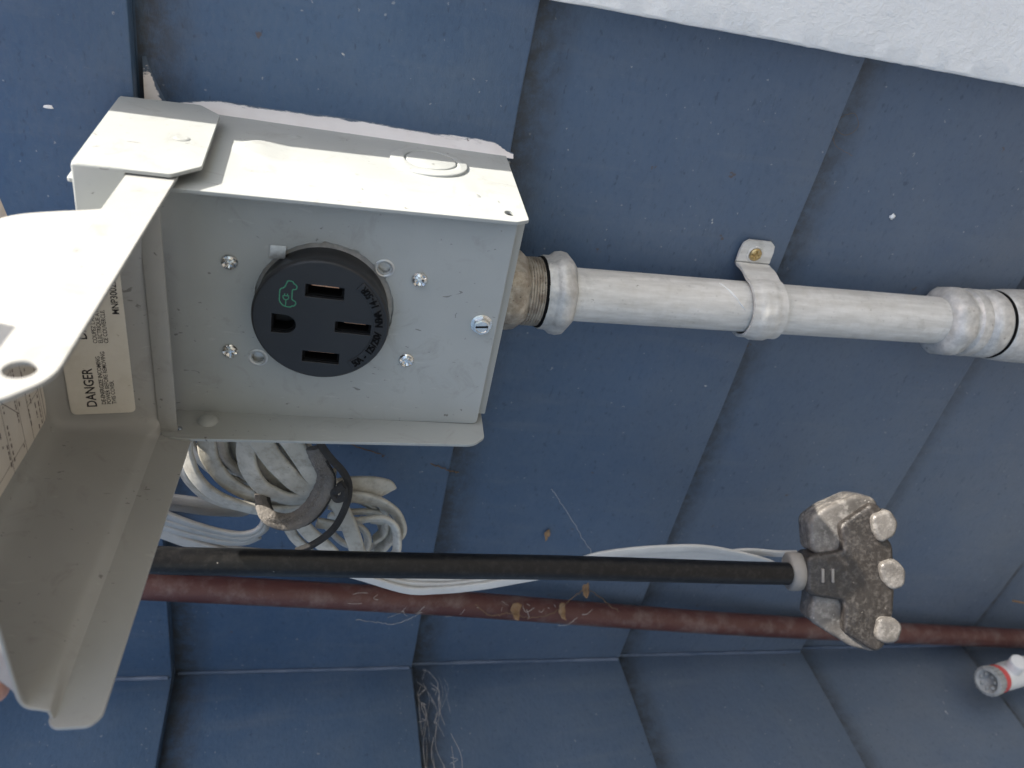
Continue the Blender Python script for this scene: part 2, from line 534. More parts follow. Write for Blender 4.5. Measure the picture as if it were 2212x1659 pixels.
def sweep(pts, section, up=None, scale=None, twist=None, caps=True):
    """section: closed 2D outline (normal, binormal) swept along pts"""
    fr = frames(pts, up)
    vs, fs = [], []
    m = len(section)
    for i, (p, (t, n, b)) in enumerate(zip(pts, fr)):
        s = scale[i] if scale else 1.0
        if twist:
            c, si = math.cos(twist[i]), math.sin(twist[i])
            n, b = n * c + b * si, b * c - n * si
        for (x, y) in section:
            vs.append(p + n * (x * s) + b * (y * s))
    for i in range(len(pts) - 1):
        for k in range(m):
            k2 = (k + 1) % m
            fs.append([i * m + k, i * m + k2, (i + 1) * m + k2, (i + 1) * m + k])
    if caps:
        fs.append(list(range(m))[::-1])
        fs.append([(len(pts) - 1) * m + k for k in range(m)])
    return vs, fs

def lathe(profile, origin, axis, n=40, ref=None, rfun=None, closed_ends=True):
    """profile: (distance along axis, radius)"""
    o = Vector(origin); ax = Vector(axis).normalized()
    ref = Vector(ref) if ref else (Vector((0, 0, 1)) if abs(ax.z) < 0.9 else Vector((1, 0, 0)))
    e1 = (ref - ax * ref.dot(ax)).normalized(); e2 = ax.cross(e1)
    vs, fs = [], []
    for (d, r) in profile:
        for k in range(n):
            a = 2 * math.pi * k / n
            rr = rfun(d, r, a) if rfun else r
            vs.append(o + ax * d + e1 * (rr * math.cos(a)) + e2 * (rr * math.sin(a)))
    for i in range(len(profile) - 1):
        for k in range(n):
            k2 = (k + 1) % n
            fs.append([i * n + k, i * n + k2, (i + 1) * n + k2, (i + 1) * n + k])
    if closed_ends:
        fs.append(list(range(n))[::-1])
        fs.append([(len(profile) - 1) * n + k for k in range(n)])
    return vs, fs

def text_mesh(body, size, extrude=0.03, align='LEFT', xscale=1.0, offset=0.0):
    cu = bpy.data.curves.new("tmp_text", 'FONT')
    cu.body = body; cu.size = size; cu.extrude = extrude
    cu.align_x = align; cu.offset = offset; cu.resolution_u = 3
    ob = bpy.data.objects.new("tmp_text", cu)
    me = bpy.data.meshes.new_from_object(ob)
    vs = [Vector((v.co.x * xscale, v.co.y, v.co.z)) for v in me.vertices]
    fs = [list(p.vertices) for p in me.polygons]
    bpy.data.objects.remove(ob); bpy.data.curves.remove(cu); bpy.data.meshes.remove(me)
    return vs, fs

def join(parts):
    V, F = [], []
    for vs, fs in parts:
        b = len(V)
        V += list(vs)
        F += [[i + b for i in f] for f in fs]
    return V, F

def nz(x, y=0.0, z=0.0):
    return mnoise.noise(Vector((x, y, z)))

ROUND12 = circle(0, 0, 1, 12)
def tube(pts, r, n=20, per=8, scale=None):
    pp = spline(pts, per) if per > 1 else [Vector(p) for p in pts]
    return sweep(pp, circle(0, 0, r, n), scale=scale)
# ================================================================== the setting
ground = finish("ground", [(-60000, -60000, -850), (60000, -60000, -850), (60000, 60000, -850), (-60000, 60000, -850)], [[0, 1, 2, 3]], M['ground'], smooth=0)
ground['kind'] = 'structure'

EXPO = 162.5
BUTT0 = -83.5           # lower edge of the board behind the box
YB = 81.2               # how far in the butt edges stand
XC = -332.0             # inside corner
XE = 147.0              # outer end of this wall

def board(k, axis):
    """one lapped siding board: axis 'x' on the main wall, 'y' on the side wall"""
    z0 = BUTT0 + k * EXPO
    if k == -3:
        z0 -= 4
    L = EXPO + 26
    tilt = 0.08
    th = 10.0
    # profile in (out, up): out is measured into the wall
    prof = [(th, 0.3), (1.2, 0.0), (0.35, 0.35), (0.0, 1.3), (tilt * L * 0.33, L * 0.33), (tilt * L * 0.66, L * 0.66), (tilt * L, L), (tilt * L + th * 0.6, L)]
    if axis == 'x':
        a, b = XC - 17.0, (XE - 18.0)
    else:
        a, b = -900.0, YB + 17.0
    n = 48
    vs, fs = [], []
    m = len(prof)
    for i in range(n + 1):
        s = a + (b - a) * i / n
        wob = 0.55 * nz(s * 0.012, k * 3.1, 1.0 if axis == 'x' else 9.0)
        wz = 0.45 * nz(s * 0.02, k * 5.7, 4.0 if axis == 'x' else 12.0)
        for (d, h) in prof:
            dd = d + wob * (0.4 if h > 30 else 1.0)
            zz = z0 + h + (wz if h < 5 else 0)
            if axis == 'x':
                vs.append((s, YB + dd, zz))
            else:
                vs.append((XC - dd, s, zz))
    for i in range(n):
        for j in range(m):
            j2 = (j + 1) % m
            fs.append([i * m + j, i * m + j2, (i + 1) * m + j2, (i + 1) * m + j])
    fs.append(list(range(m)))
    fs.append([n * m + j for j in range(m)][::-1])
    return vs, fs

wall_main = empty("house_wall", (-90, 95, -850), "blue lapped siding wall carrying the gray outlet box", "wall")
for k in range(-5, 8):
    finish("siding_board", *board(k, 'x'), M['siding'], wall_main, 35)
# sheathing behind the boards: closes the gaps and makes the wall solid
finish("sheathing", *cuboid(XC - 40, XE - 1, 112, 420, -850, 1400), M['siding'], wall_main, 0)
finish("sun_block_board", *cuboid(XE - 20, XE, YB - 1.7, 111, -78, 1400, 1.0), M['siding'], wall_main, 30)  # added unseen board; its straight edge throws the shadow line onto the box
trim_v, trim_f = [], []
nT = 220
for i in range(nT + 1):
    z = -850 + (850 - 79.5) * i / nT
    wv = 0.35 * nz(z * 0.05, 3) + 0.25 * nz(z * 0.3, 8)
    for (x, y) in ((119.6 + wv, 111), (119.4 + wv, 74.0), (119.9 + wv * 1.3, 72.7 + 0.2 * nz(z * 0.4, 1)), (121.0, 72.05), (130, 72), (330, 72), (330, 111)):
        trim_v.append((x, y, z))
for i in range(nT):
    for j in range(7):
        j2 = (j + 1) % 7
        trim_f.append([i * 7 + j, i * 7 + j2, (i + 1) * 7 + j2, (i + 1) * 7 + j])
trim_f.append(list(range(7))); trim_f.append([nT * 7 + j for j in range(7)][::-1])
finish("white_trim_board", trim_v, trim_f, M['trim'], wall_main, 30, "white roughly painted trim board at the edge of the siding")

wall_side = empty("house_wall", (XC - 12, -300, -850), "blue lapped siding wall coming forward past the maroon pipe at the inside corner", "wall")
for k in range(-5, 8):
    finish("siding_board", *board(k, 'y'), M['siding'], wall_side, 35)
finish("sheathing", *cuboid(XC - 300, XC - 31, -900, 94, -850, 1400), M['siding'], wall_side, 0)
# thin painted sealant line in the corner, one stretch per course
for k in range(-4, 4):
    z0 = BUTT0 + k * EXPO + 2
    pts = []
    for i in range(15):
        s = i / 14
        z = z0 + s * (EXPO - 4)
        d = 0.08 * (s * EXPO)
        pts.append(Vector((XC - d + 0.9 + 0.5 * nz(z * 0.09, 2), YB + d - 0.9 + 0.5 * nz(z * 0.09, 7), z)))
    finish("corner_sealant", *sweep(pts, circle(0, 0, 1.5, 8)), M['corner_caulk'], wall_side, 60)

# ================================================================== outlet box
box = empty("outlet_box", (-4, 45, -82), "gray metal outlet box with its cover swung up and a black receptacle", "outlet box")

# --- front plate, with a roughly cut opening
def ragged_hole():
    out = []
    n = 150
    for i in range(n):
        a = 2 * math.pi * i / n
        far = max(0.0, math.cos(a - rad(-45))) ** 1.5
        up = max(0.0, math.cos(a - rad(20))) ** 3
        r = 27.3 + 1.6 * far + 1.0 * up + 0.30 * nz(i * 0.5, 3.3) + 0.28 * nz(i * 1.7, 8.3)
        if i in (0, 1, 140, 141, 128, 129):
            r += 0.7
        out.append((r * math.cos(a), r * math.sin(a)))
    return out
plate_out = rounded([(-58.8, 62.5), (-50.9, -71.6), (49.4, -71.6), (48.2, 62.5)], [1, 2.0, 1.5, 1])
pv, pf = sheet(plate_out, [ragged_hole(), circle(-26.7, 25.1, 2.7, 28), circle(21.3, -22.5, 2.7, 28)], 1.6, 0.3)
def bow(v):
    # the left edge of the plate is slightly bowed back
    e = max(0.0, (-v.x - 44) / 12)
    return bp(v.x, v.y, -11.8 + v.z)
plate = finish("front_plate", xf(pv, bow), pf, M['gray'], box, 8)
vs, fs = sheet(rounded([(-30, 40), (-34, -40), (34, -40), (34, 40)], 3), [circle(0, 0, 24, 48)], 1.4, 0.2)
finish("mounting_yoke", xf(vs, lambda v: bp(v.x, v.y, -14.2 + v.z)), fs, M['galv'], box, 35)
# bare metal mark of a removed lug beside the opening
vs, fs = sheet(rounded([(19.8, 21.8), (25.2, 21.4), (25.6, 15.4), (20.4, 15.8)], 0.6), [], 0.5, 0.15)
finish("bare_metal_mark", xf(vs, lambda v: bp(v.x, v.y, -10.9 + v.z)), fs, M['alum'], plate, 35)
for (u, w) in ((-26.7, 25.1), (21.3, -22.5)):
    pr = [(0, 4.1), (0.28, 4.0), (0.42, 3.4), (0.2, 2.9), (-2.2, 2.75), (-2.2, 0.05)]
    vs, fs = lathe(pr, (0, 0, 0), (0, 0, 1), 32, closed_ends=False)
    finish("punched_hole_rim", xf(vs, lambda v: bp(u + v.x, w + v.y, -11.05 + v.z)), fs, M['alum'], plate, 30)

def screw(u, w, r, rot, mat=None, name="screw"):
    vs, fs = [], []
    n = 40
    rings = [(0.0, r), (0.5, r * 0.99), (1.1, r * 0.86), (1.6, r * 0.58), (1.8, r * 0.25), (1.83, 0.02)]
    for (h, rr) in rings:
        for k in range(n):
            a = 2 * math.pi * k / n
            x, y = rr * math.cos(a), rr * math.sin(a)
            hh = h
            # cross recess
            ca, sa = math.cos(rot), math.sin(rot)
            X, Y = x * ca + y * sa, -x * sa + y * ca
            if (abs(X) < r * 0.17 or abs(Y) < r * 0.17) and max(abs(X), abs(Y)) < r * 0.64:
                hh = h - 0.9
            vs.append(bp(u + x, w + y, -11.05 + hh))
    for i in range(len(rings) - 1):
        for k in range(n):
            k2 = (k + 1) % n
            fs.append([i * n + k, i * n + k2, (i + 1) * n + k2, (i + 1) * n + k])
    fs.append([(len(rings) - 1) * n + k for k in range(n)])
    return finish(name, vs, fs, mat or M['zinc'], plate, 25)
for (u, w, rot) in ((16.0, 36.4, 0.5), (18.3, -36.9, 0.9), (-24.8, 36.2, 0.2), (-20.6, -36.2, 1.2)):
    screw(u, w, 3.3, rot)

# hex screw with a slot
def hexr(d, r, a):
    if d < 0.35 or d > 3.05:
        return r
    q = (a % (math.pi / 3)) - math.pi / 6
    return min(r, 3.25 / math.cos(q))
vs, fs = lathe([(0, 4.5), (0.3, 4.5), (0.5, 4.3), (0.55, 3.7), (2.6, 3.7), (3.0, 3.5), (3.1, 2.7), (2.7, 2.5), (2.7, 0.05)], (0, 0, 0), (0, 0, 1), 60, rfun=hexr)
hs = finish("hex_screw", xf(vs, lambda v: bp(1.1 + v.x, -65.2 + v.y, -11.05 + v.z)), fs, M['zinc'], plate, 25)
vs, fs = cuboid(-3.2, 3.2, -0.45, 0.45, 2.62, 2.76)
def slot_xf(v):
    c, s = math.cos(1.72), math.sin(1.72)
    return bp(1.1 + v.x * c - v.y * s, -65.2 + v.x * s + v.y * c, -11.05 + v.z)
finish("screw_slot", xf(vs, slot_xf), fs, M['black_deep'], plate, 0)

# --- side panels
def panel_x(x_of, outline, holes, t=1.5, bev=0.25):
    """sheet in the (y, z) plane at x = x_of(z)"""
    vs, fs = sheet(outline, holes, t, bev)
    return [Vector((x_of(v.y) + v.z, v.x, v.y)) for v in vs], fs
xr = lambda z: 49.2 - 0.010 * z - 0.75
right_out = rounded([(2.0, 86), (1.6, -71.0), (4.6, -76.2), (80.0, -81.0), (93.0, 86)], [1, 0.8, 0.8, 0.8, 1])
vs, fs = panel_x(xr, right_out, [circle(9.6, -69.6, 2.7, 28, 2.3)], 1.5)
right_panel = finish("side_panel", vs, fs, M['gray'], box, 8)
xl = lambda z: -55.0 - 0.047 * z - 0.75
left_out = rounded([(-3.5, 62.0), (-9.0, -69.0), (-4.0, -74.5), (80.0, -81.0), (92.5, 80), (16, 80), (16, 64)], [9, 3, 1, 1, 1, 1, 1])
vs, fs = panel_x(xl, left_out, [circle(2.2, 54.8, 2.1, 24, 1.7)], 1.5)
left_panel = finish("side_panel", vs, fs, M['gray'], box, 8)
vs, fs = lathe([(0, 4.4), (0.4, 4.3), (1.4, 3.6), (2.1, 2.3), (2.4, 0.6), (2.42, 0.02)], (xl(43.6) + 0.7, 7.8, 43.6), (1, 0, 0), 32)
finish("rivet", vs, fs, M['gray'], left_panel, 50)
# knockout rings pressed into the right panel
def on_right(y, z, d):
    return Vector((xr(z) + 0.75 + d, y, z))
kc = (57.5, -42.5)
vs, fs = sheet(circle(0, 0, 10.3, 56), [], 2.2, 0.7)
finish("knockout_disc", [on_right(kc[0] + v.x + 1.2, kc[1] + v.y - 1.0, v.z + 0.05) for v in vs], fs, M['gray'], right_panel, 60)
vs, fs = sheet(circle(0, 0, 16.2, 72), [circle(1.2, -1.0, 12.2, 56)], 2.2, 0.7)
finish("knockout_ring", [on_right(kc[0] + v.x, kc[1] + v.y, v.z - 0.02) for v in vs], fs, M['gray'], right_panel, 60)
for (ang, rr) in ((-2.0, 10.9), (1.15, 10.9)):
    y0, z0 = kc[0] + 1.2 + rr * math.cos(ang), kc[1] - 1 + rr * math.sin(ang)
    vs, fs = cuboid(-1.3, 1.3, -1.3, 1.3, -0.5, 0.45, 0.3)
    finish("knockout_tie", [on_right(y0 + v.x, z0 + v.y, v.z) for v in vs], fs, M['gray'], right_panel, 40)
# pressed stiffening rib and hinge boss under the hood, one raised sheet with soft edges
def relief(y0, y1, z0, z1, fn, ny=60, nzr=90):
    vs, fs = [], []
    for i in range(ny + 1):
        for j in range(nzr + 1):
            y = y0 + (y1 - y0) * i / ny; z = z0 + (z1 - z0) * j / nzr
            e = min(i, ny - i, j, nzr - j)
            vs.append(on_right(y, z, (-0.01 if e == 0 else 0.006 + fn(y, z) * (min(1.0, min(i, ny - i) / 6.0)))))
    for i in range(ny):
        for j in range(nzr):
            a = i * (nzr + 1) + j
            fs.append([a, a + 1, a + nzr + 2, a + nzr + 1])
    return vs, fs
def sstep(x, a, b):
    t = max(0, min(1, (x - a) / (b - a)))
    return t * t * (3 - 2 * t)
def side_relief(y, z):
    rib = 0.55 * sstep(y, 29.5, 31.5) * (1 - sstep(y, 60, 64)) * sstep(z, -62, -57) * (1 - sstep(z, 34, 36))
    # raised swelling around the hinge
    d = math.hypot((y - 50) / 1.0, (z - 22) / 1.25)
    boss = 1.3 * (1 - sstep(d, 9, 13)) * sstep(z, 14, 30)
    dents = 0
    for (yy, zz, r, a) in ((24, -58, 3.2, -0.9), (21, -66, 1.8, 0.5), (18, 20, 1.5, -0.4), (33, -10, 2.0, 0.35), (72, 14, 3.0, 0.7), (66, 2, 2.0, -0.3)):
        q = math.hypot(y - yy, z - zz)
        dents += a * (1 - sstep(q, 0, r))
    return 0.42 * sstep(y, 27.2, 28.6) * (1 - sstep(y, 29, 46)) * sstep(z, -62, -54) * (1 - sstep(z, 24, 34)) + boss + dents
vs, fs = relief(13, 76, -66, 45, side_relief, 110, 170)
finish("pressed_rib", vs, fs, M['gray'], right_panel, 60)
for (yy, zz_, rr_, hh) in ((24.5, -57.5, 3.0, 0.9), (20.5, -66.0, 1.7, 0.6), (19, -12, 1.3, 0.4)):
    vs, fs = lathe([(-0.1, rr_), (0.15 * hh, rr_ * 0.8), (0.7 * hh, rr_ * 0.5), (hh, rr_ * 0.2), (hh, 0.02)], (0, 0, 0), (0, 0, 1), 24)
    finish("dent", [on_right(yy + v.x * 0.8 + v.y * 0.3, zz_ + v.y, v.z) for v in vs], fs, M['gray'], right_panel, 70)
# bottom, back and lip of the box
finish("bottom_panel", *cuboid(-50.5, 47.9, 15.5, 79.5, -78.4, -77.0, 0.3), M['gray'], box, 30)
vs, fs = cuboid(-49.8, 48.0, 11.2, 12.6, -77.2, -71.9, 0.4)
finish("bottom_lip", vs, fs, M['gray'], box, 30)
finish("back_panel", xf(cuboid(-57, 47.5, -77, 80, -87.3, -86.0)[0], lambda v: bp(v.x, v.y, v.z)), cuboid(0, 1, 0, 1, 0, 1)[1], M['gray'], box, 0)

# --- hood over the hinge
hood_out = rounded([(79.8, 84), (81.8, 53.2), (71.6, 44.6), (11.0, 44.6), (0.6, 53.2), (0.6, 84)], [2.5, 1.0, 0.8, 0.8, 0.8, 2])
vs, fs = sheet(hood_out, [], 1.4, 0.25)
def hood_side(v):
    dent = 0
    for (yy, zz, r, a) in ((39, 55.5, 3.0, -0.9), (38, 54.6, 1.2, 0.9)):
        q = math.hypot(v.x - yy, v.y - zz)
        dent += a * (1 - sstep(q, 0, r))
    return Vector((53.4 + v.z + dent, v.x, v.y))
hood = finish("hood_side", xf(vs, hood_side), fs, M['gray'], box, 8)
vs, fs = lathe([(0, 3.1), (0.35, 2.6), (0.5, 1.6), (0.3, 0.7), (0.55, 0.05)], (54.1, 37.5, 54.5), (1, 0.05, 0), 28)
finish("hinge_rivet", vs, fs, M['gray'], hood, 60)
finish("hood_top", *cuboid(-60, 54.0, 0.4, 81.0, 82.8, 84.2, 0.6), M['gray'], box, 40)
finish("hood_front", *cuboid(37.0, 54.1, 0.2, 1.6, 67.5, 84.1, 0.65, 3), M['gray'], box, 40)
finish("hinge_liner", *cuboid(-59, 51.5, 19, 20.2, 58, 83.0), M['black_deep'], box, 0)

# --- caulk along the right side of the box
vs, fs, fea = [], [], []
nC = 220
NR = 9
for i in range(nC + 1):
    w = 70 - 148 * i / nC
    wd = 5.6 + 0.9 * nz(w * 0.03, 1.7) + 0.2 * nz(w * 0.16, 5.1)
    wd *= sstep(i, -30, 30) * (1.0 - 0.75 * sstep(-w, 66, 79))
    x0 = xr(w) + 0.2
    hb = -87.75
    for j in range(NR):
        q = j / (NR - 1)
        hh = 2.6 * (1 - q) ** 1.6 + 0.22 * nz(w * 0.14, q * 2.2, 4) * (1 - q) + 0.16
        if j == NR - 1:
            hh = -0.3
        vs.append(bp(x0 + wd * 1.25 * q, w, hb + hh))
        fea.append(q ** 2.2)
for i in range(nC):
    for j in range(NR - 1):
        fs.append([i * NR + j, i * NR + j + 1, (i + 1) * NR + j + 1, (i + 1) * NR + j])
def feather(ob, vals):
    at = ob.data.attributes.new("feather", 'FLOAT', 'POINT')
    at.data.foreach_set("value", vals)
feather(finish("caulk_bead", vs, fs, M['caulk'], box, 180, "pinkish white caulk smeared between box and siding"), fea)
# smear running up to the lap above the box
vs, fs, fea = [], [], []
n2 = 40
for i in range(n2 + 1):
    s = i / n2
    cx = 44 + 24 * s
    wd = 10.5 * (1 - s) ** 1.25 + 1.2
    z1 = 77.2
    for j in range(8):
        q = j / 7
        z = z1 - 0.3 - (1 - q) * wd
        y = YB + 0.08 * (z - BUTT0) - 0.25 - 1.6 * math.sin(q * math.pi * 0.7) * (1 - s * 0.7) - 1.5 * q * q
        vs.append((cx, y, z))
        fea.append(max((1 - q) ** 2.0, s ** 1.5 * 0.95, 0.0))
for i in range(n2):
    for j in range(7):
        fs.append([i * 8 + j, i * 8 + j + 1, (i + 1) * 8 + j + 1, (i + 1) * 8 + j])
feather(finish("caulk_smear", vs, fs, M['caulk'], box, 180), fea)

# --- receptacle
def rx(v, h=0.0):
    return bp(v[0], v[1], h + v[2])
vs, fs = lathe([(-30, 25.8), (-9, 26.0), (-5, 26.4), (-3.0, 26.8), (-1.4, 26.8), (-0.4, 26.4), (-0.02, 25.8), (-0.02, 25.0), (-0.6, 24.9), (-9.0, 24.8), (-9.0, 0.1)], (0, 0, 0), (0, 0, 1), 96)
recep = finish("receptacle", [rx(v) for v in vs], fs, M['black'], box, 25, "round black four-slot receptacle with green car mark")
def rect(cu, cw, du, dw, r=0.35):
    return rounded([(cu - du, cw - dw), (cu + du, cw - dw), (cu + du, cw + dw), (cu - du, cw + dw)], r, 2)
def dshape(cu, cw, du, dw):
    # flat towards +w, round towards -w
    pts = [(cu - du, cw + dw), (cu - du, cw)]
    for k in range(1, 16):
        a = math.pi + math.pi * k / 16
        pts.append((cu + du * math.cos(a), cw + dw * 1.05 * math.sin(a)))
    pts += [(cu + du, cw), (cu + du, cw + dw)]
    return pts
slots = [rect(13.4, -0.7, 2.9, 7.5), rect(-16.6, -0.9, 2.75, 7.5), rect(-1.4, -12.6, 2.65, 7.2), dshape(-2.7, 14.3, 4.4, 4.7)]
slots_in = [rect(13.4, -0.7, 2.1, 6.5), rect(-16.6, -0.9, 2.0, 6.5), rect(-1.4, -12.6, 1.9, 6.2), dshape(-2.7, 14.4, 3.6, 3.9)]
vs, fs = sheet(circle(0, 0, 25.35, 96), slots, 2.0, 0.18)
finish("receptacle_face", [rx(v, -1.0) for v in vs], fs, M['black'], recep, 8)
vs, fs = sheet(circle(0, 0, 24.9, 64), slots_in, 6.5, 0.05)
finish("slot_liner", [rx(v, -5.3) for v in vs], fs, M['black_deep'], recep, 25)
for (cu, cw, du, dw) in ((13.4, -0.7, 2.1, 5.2), (-16.6, -0.9, 2.0, 5.2), (-1.4, -13.2, 1.9, 4.2)):
    vs, fs = cuboid(cu + du - 0.7, cu + du - 0.1, cw - dw, cw + dw, -6.5, -1.9, 0.12)
    finish("contact", [rx(v) for v in vs], fs, M['copper'], recep, 30)
# raised rim arc with lettering
A0, A1 = rad(-55), rad(52)
arc = [(24.6 * math.sin(A0 + (A1 - A0) * i / 60), -24.6 * math.cos(A0 + (A1 - A0) * i / 60)) for i in range(61)]
arc += [(20.9 * math.sin(A1 - (A1 - A0) * i / 60), -20.9 * math.cos(A1 - (A1 - A0) * i / 60)) for i in range(61)]
vs, fs = sheet(arc, [], 0.55, 0.15)
finish("rating_band", [rx(v, 0.15) for v in vs], fs, M['black'], recep, 40)
def arc_text(s, a_start, a_end, r, size):
    parts = []
    n = len(s)
    for i, ch in enumerate(s):
        if ch == ' ':
            continue
        a = a_start + (a_end - a_start) * (i + 0.5) / n
        vs, fs = text_mesh(ch, size, 0.3, 'CENTER', 0.82, 0.03)
        c, sn = math.cos(a), math.sin(a)
        px, py = r * math.sin(a), -r * math.cos(a)
        parts.append(([rx((px + (v.x * c - v.y * sn), py + (v.x * sn + v.y * c), v.z), 0.52) for v in vs], fs))
    return join(parts)
vs, fs = arc_text("50A - 125/250V", rad(-52), rad(-5), 24.15, 4.3)
finish("rating_lettering", vs, fs, M['black_deep'], recep, 30)['kind'] = 'stuff'
vs, fs = arc_text("NEMA 14-50R", rad(3), rad(49), 24.15, 4.3)
finish("rating_lettering", vs, fs, M['black_deep'], recep, 30)['kind'] = 'stuff'
# green car mark: outline of a car with a plug inside
def zc(x, y):
    return (16.4 - (y - 530) * 0.0442, 12.8 - (x - 480) * 0.0385)
car = [zc(*p) for p in ((490, 525), (518, 530), (526, 545), (550, 560), (559, 580), (549, 600), (524, 606), (515, 622), (515, 660), (515, 698), (525, 710), (550, 724), (554, 745), (540, 765), (516, 770), (505, 780), (465, 780), (430, 770), (396, 732), (394, 680), (395, 628), (408, 608), (440, 590), (460, 545), (470, 528))]
def line(pts, r=0.17, per=3):
    pp = spline([(p[0], p[1], 0) for p in pts], per) if per > 1 else [Vector((p[0], p[1], 0)) for p in pts]
    return sweep(pp, [(0.05, -r), (0.05, r), (-0.05, r), (-0.05, -r)], up=Vector((0, 0, 1)))
mark = [line(car + [car[0]], 0.20)]
plugp = [zc(*p) for p in ((428, 674), (484, 674), (484, 690), (474, 708), (456, 714), (438, 708), (428, 690), (428, 674))]
mark += [line(plugp, 0.18, 1), line([zc(443, 674), zc(443, 652)], 0.18, 1), line([zc(470, 674), zc(470, 652)], 0.18, 1), line([zc(456, 714), zc(457, 745), zc(455, 772)], 0.18, 3)]
vs, fs = join(mark)
finish("car_mark", [rx(v, 0.05) for v in vs], fs, M['green'], recep, 0)

# --- swung-up cover
ROLL = 0.026
LT = 0.057
def lid(x, s, t):
    return Vector((x, 3.0 - s, 49.6 + s * LT + t + (x + 60) * ROLL))
prof = [(-58.6, 11.5), (-58.2, 12.8), (-57.2, 14.2), (-56.2, 15.6), (-55.8, 18), (-55.2, 24), (-54.6, 32), (-54.1, 40), (-53.2, 44.5), (-51.3, 47.6), (-48, 49), (-40, 49.3), (-30, 49.4), (-18, 49.4), (-4, 49.4), (10, 49.4), (24, 49.4), (32, 49.3), (40, 49), (43.3, 47.6), (45.2, 44.5), (46.2, 40), (46.8, 32), (47.4, 24), (48.0, 18), (48.4, 15.6), (49.4, 14.2), (50.6, 12.8), (51.0, 11.5)]
S_ST = [1.2, 1.6, 2.4, 3.4, 4.4, 5.4, 6.6, 8.0, 10.0, 12, 14, 16, 18, 20, 22, 24, 26, 28, 30, 32, 34, 36, 38, 40, 42, 44, 46, 48, 52, 60, 72, 84, 94, 102, 108, 113, 118, 123, 127, 130.5, 132.5, 133.5]
def depth(s):
    # how far the pan is drawn at this distance from the hinge
    key = [(1.2, 0.0), (1.6, 0.05), (2.4, 0.12), (3.4, 0.30), (4.4, 0.50), (5.4, 0.68), (6.6, 0.86), (8.0, 0.95), (10, 0.99), (13, 1.0), (102, 1.0), (108, 0.975), (113, 0.88), (118, 0.70), (123, 0.49), (127, 0.33), (130.5, 0.23), (132.5, 0.20), (133.5, 0.20)]
    for (a, da), (b, db) in zip(key, key[1:]):
        if a <= s <= b:
            return da + (db - da) * (s - a) / (b - a)
    return 1.0
vs, fs = [], []
m = len(prof)
for s in S_ST:
    for (x, t) in prof:
        d = depth(max(1.2, 1.2 + (s - 1.2 - 14.0 * sstep(x, 20, 40)) * (1 - 0.62 * sstep(x, 20, 42)) - 2.0 * sstep(-x, 50, 58)) if s < 70 else s)
        tt = 11.5 + (t - 11.5) * d
        xm = -3.8
        # walls lean in a little near the two ends (rounded corners of the pan)
        e = 1.0
        if t > 15:
            e = 1 - 0.03 * (1 - d)
        vs.append(lid(xm + (x - xm) * e, s, tt + 0.12 * nz(x * 0.05, s * 0.04)))
for i in range(len(S_ST) - 1):
    for j in range(m - 1):
        fs.append([i * m + j, i * m + j + 1, (i + 1) * m + j + 1, (i + 1) * m + j])
cover = finish("cover", vs, fs, M['gray_cover'], box, 75, "open cover pan with stained gray inside")
so = cover.modifiers.new("thickness", 'SOLIDIFY'); so.thickness = 1.2 * K; so.offset = 1.0
ss = cover.modifiers.new("subd", 'SUBSURF'); ss.levels = 2; ss.render_levels = 2
# flanges along the two long edges
left_fl = rounded([(4.0, 12.6), (-2.0, -0.6), (133.0, -0.2), (136.0, 2.4), (136.0, 11.0), (134.0, 13.0)], [2, 2, 1.5, 1.5, 1.0, 1])
vs, fs = sheet(left_fl, [], 1.3, 0.3)
finish("cover_flange", [lid(-59.2 + v.z, v.x, v.y) for v in vs], fs, M['gray_cover'], cover, 8)
right_fl = rounded([(-7.0, 3.0), (-7.0, 14.5), (133.0, 13.8), (133.5, 8.0), (124.0, 0.2), (-4.0, -0.6)], [5, 4, 5.5, 6, 5, 3], 6)
vs, fs = sheet(right_fl, [circle(121.5, 7.4, 3.7, 32)], 1.3, 0.3)
finish("cover_flange", [lid(51.5 + v.z, v.x, v.y) for v in vs], fs, M['gray_cover'], cover, 8, "sunlit cover flange with padlock hole")
# rolled lip along the hinge
vs, fs = cuboid(-58.0, 50.5, -0.4, 1.0, 5.0, 12.2, 0.6)
finish("hinge_lip", [lid(v.x, v.y + 1.6, v.z) for v in vs], fs, M['gray_cover'], cover, 40)

# warning label on the inner wall next to the hinge
def wall_pt(x, t, d=0.0):
    """point on the inner face of the hinge-side wall; t height, d offset towards the viewer"""
    q = (t - 11.5) / 37.9
    keys = [(0.12, 2.4), (0.30, 3.4), (0.50, 4.4), (0.68, 5.4), (0.86, 6.6)]
    s = 2.4 + (q - 0.12) * 5.65
    return lid(x, s, t) + Vector((0, -1.0, -0.15)) * d
def wall_map(v):
    # label space: x along the label, y up, z off the wall
    return wall_pt(v[0], 20.0 + v[1], 0.55 + v[2])
lab = rounded([(-47.5, 0), (23, 0), (23, 22.5), (-47.5, 22.5)], 2.4, 5)
vs, fs = sheet(lab, [], 0.2, 0.05)
finish("warning_label", xf(vs, wall_map), fs, M['paper'], cover, 40)
def put_text(body, x, y, size, xs=1.0, off=0.0):
    vs, fs = text_mesh(body, size, 0.02, 'LEFT', xs, off)
    return [Vector((x + v.x, y + v.y, 0.14 + v.z)) for v in vs], fs
def lettering(rows, fn, mat, parent, name="lettering"):
    vs, fs = join([put_text(*r) for r in rows])
    ob = finish(name, xf(vs, fn), fs, mat, parent, 0)
    ob['kind'] = 'stuff'
    return ob
lettering([("DANGER", -44.2, 13.3, 4.9, 0.92, 0.07)], wall_map, M['ink'], cover)
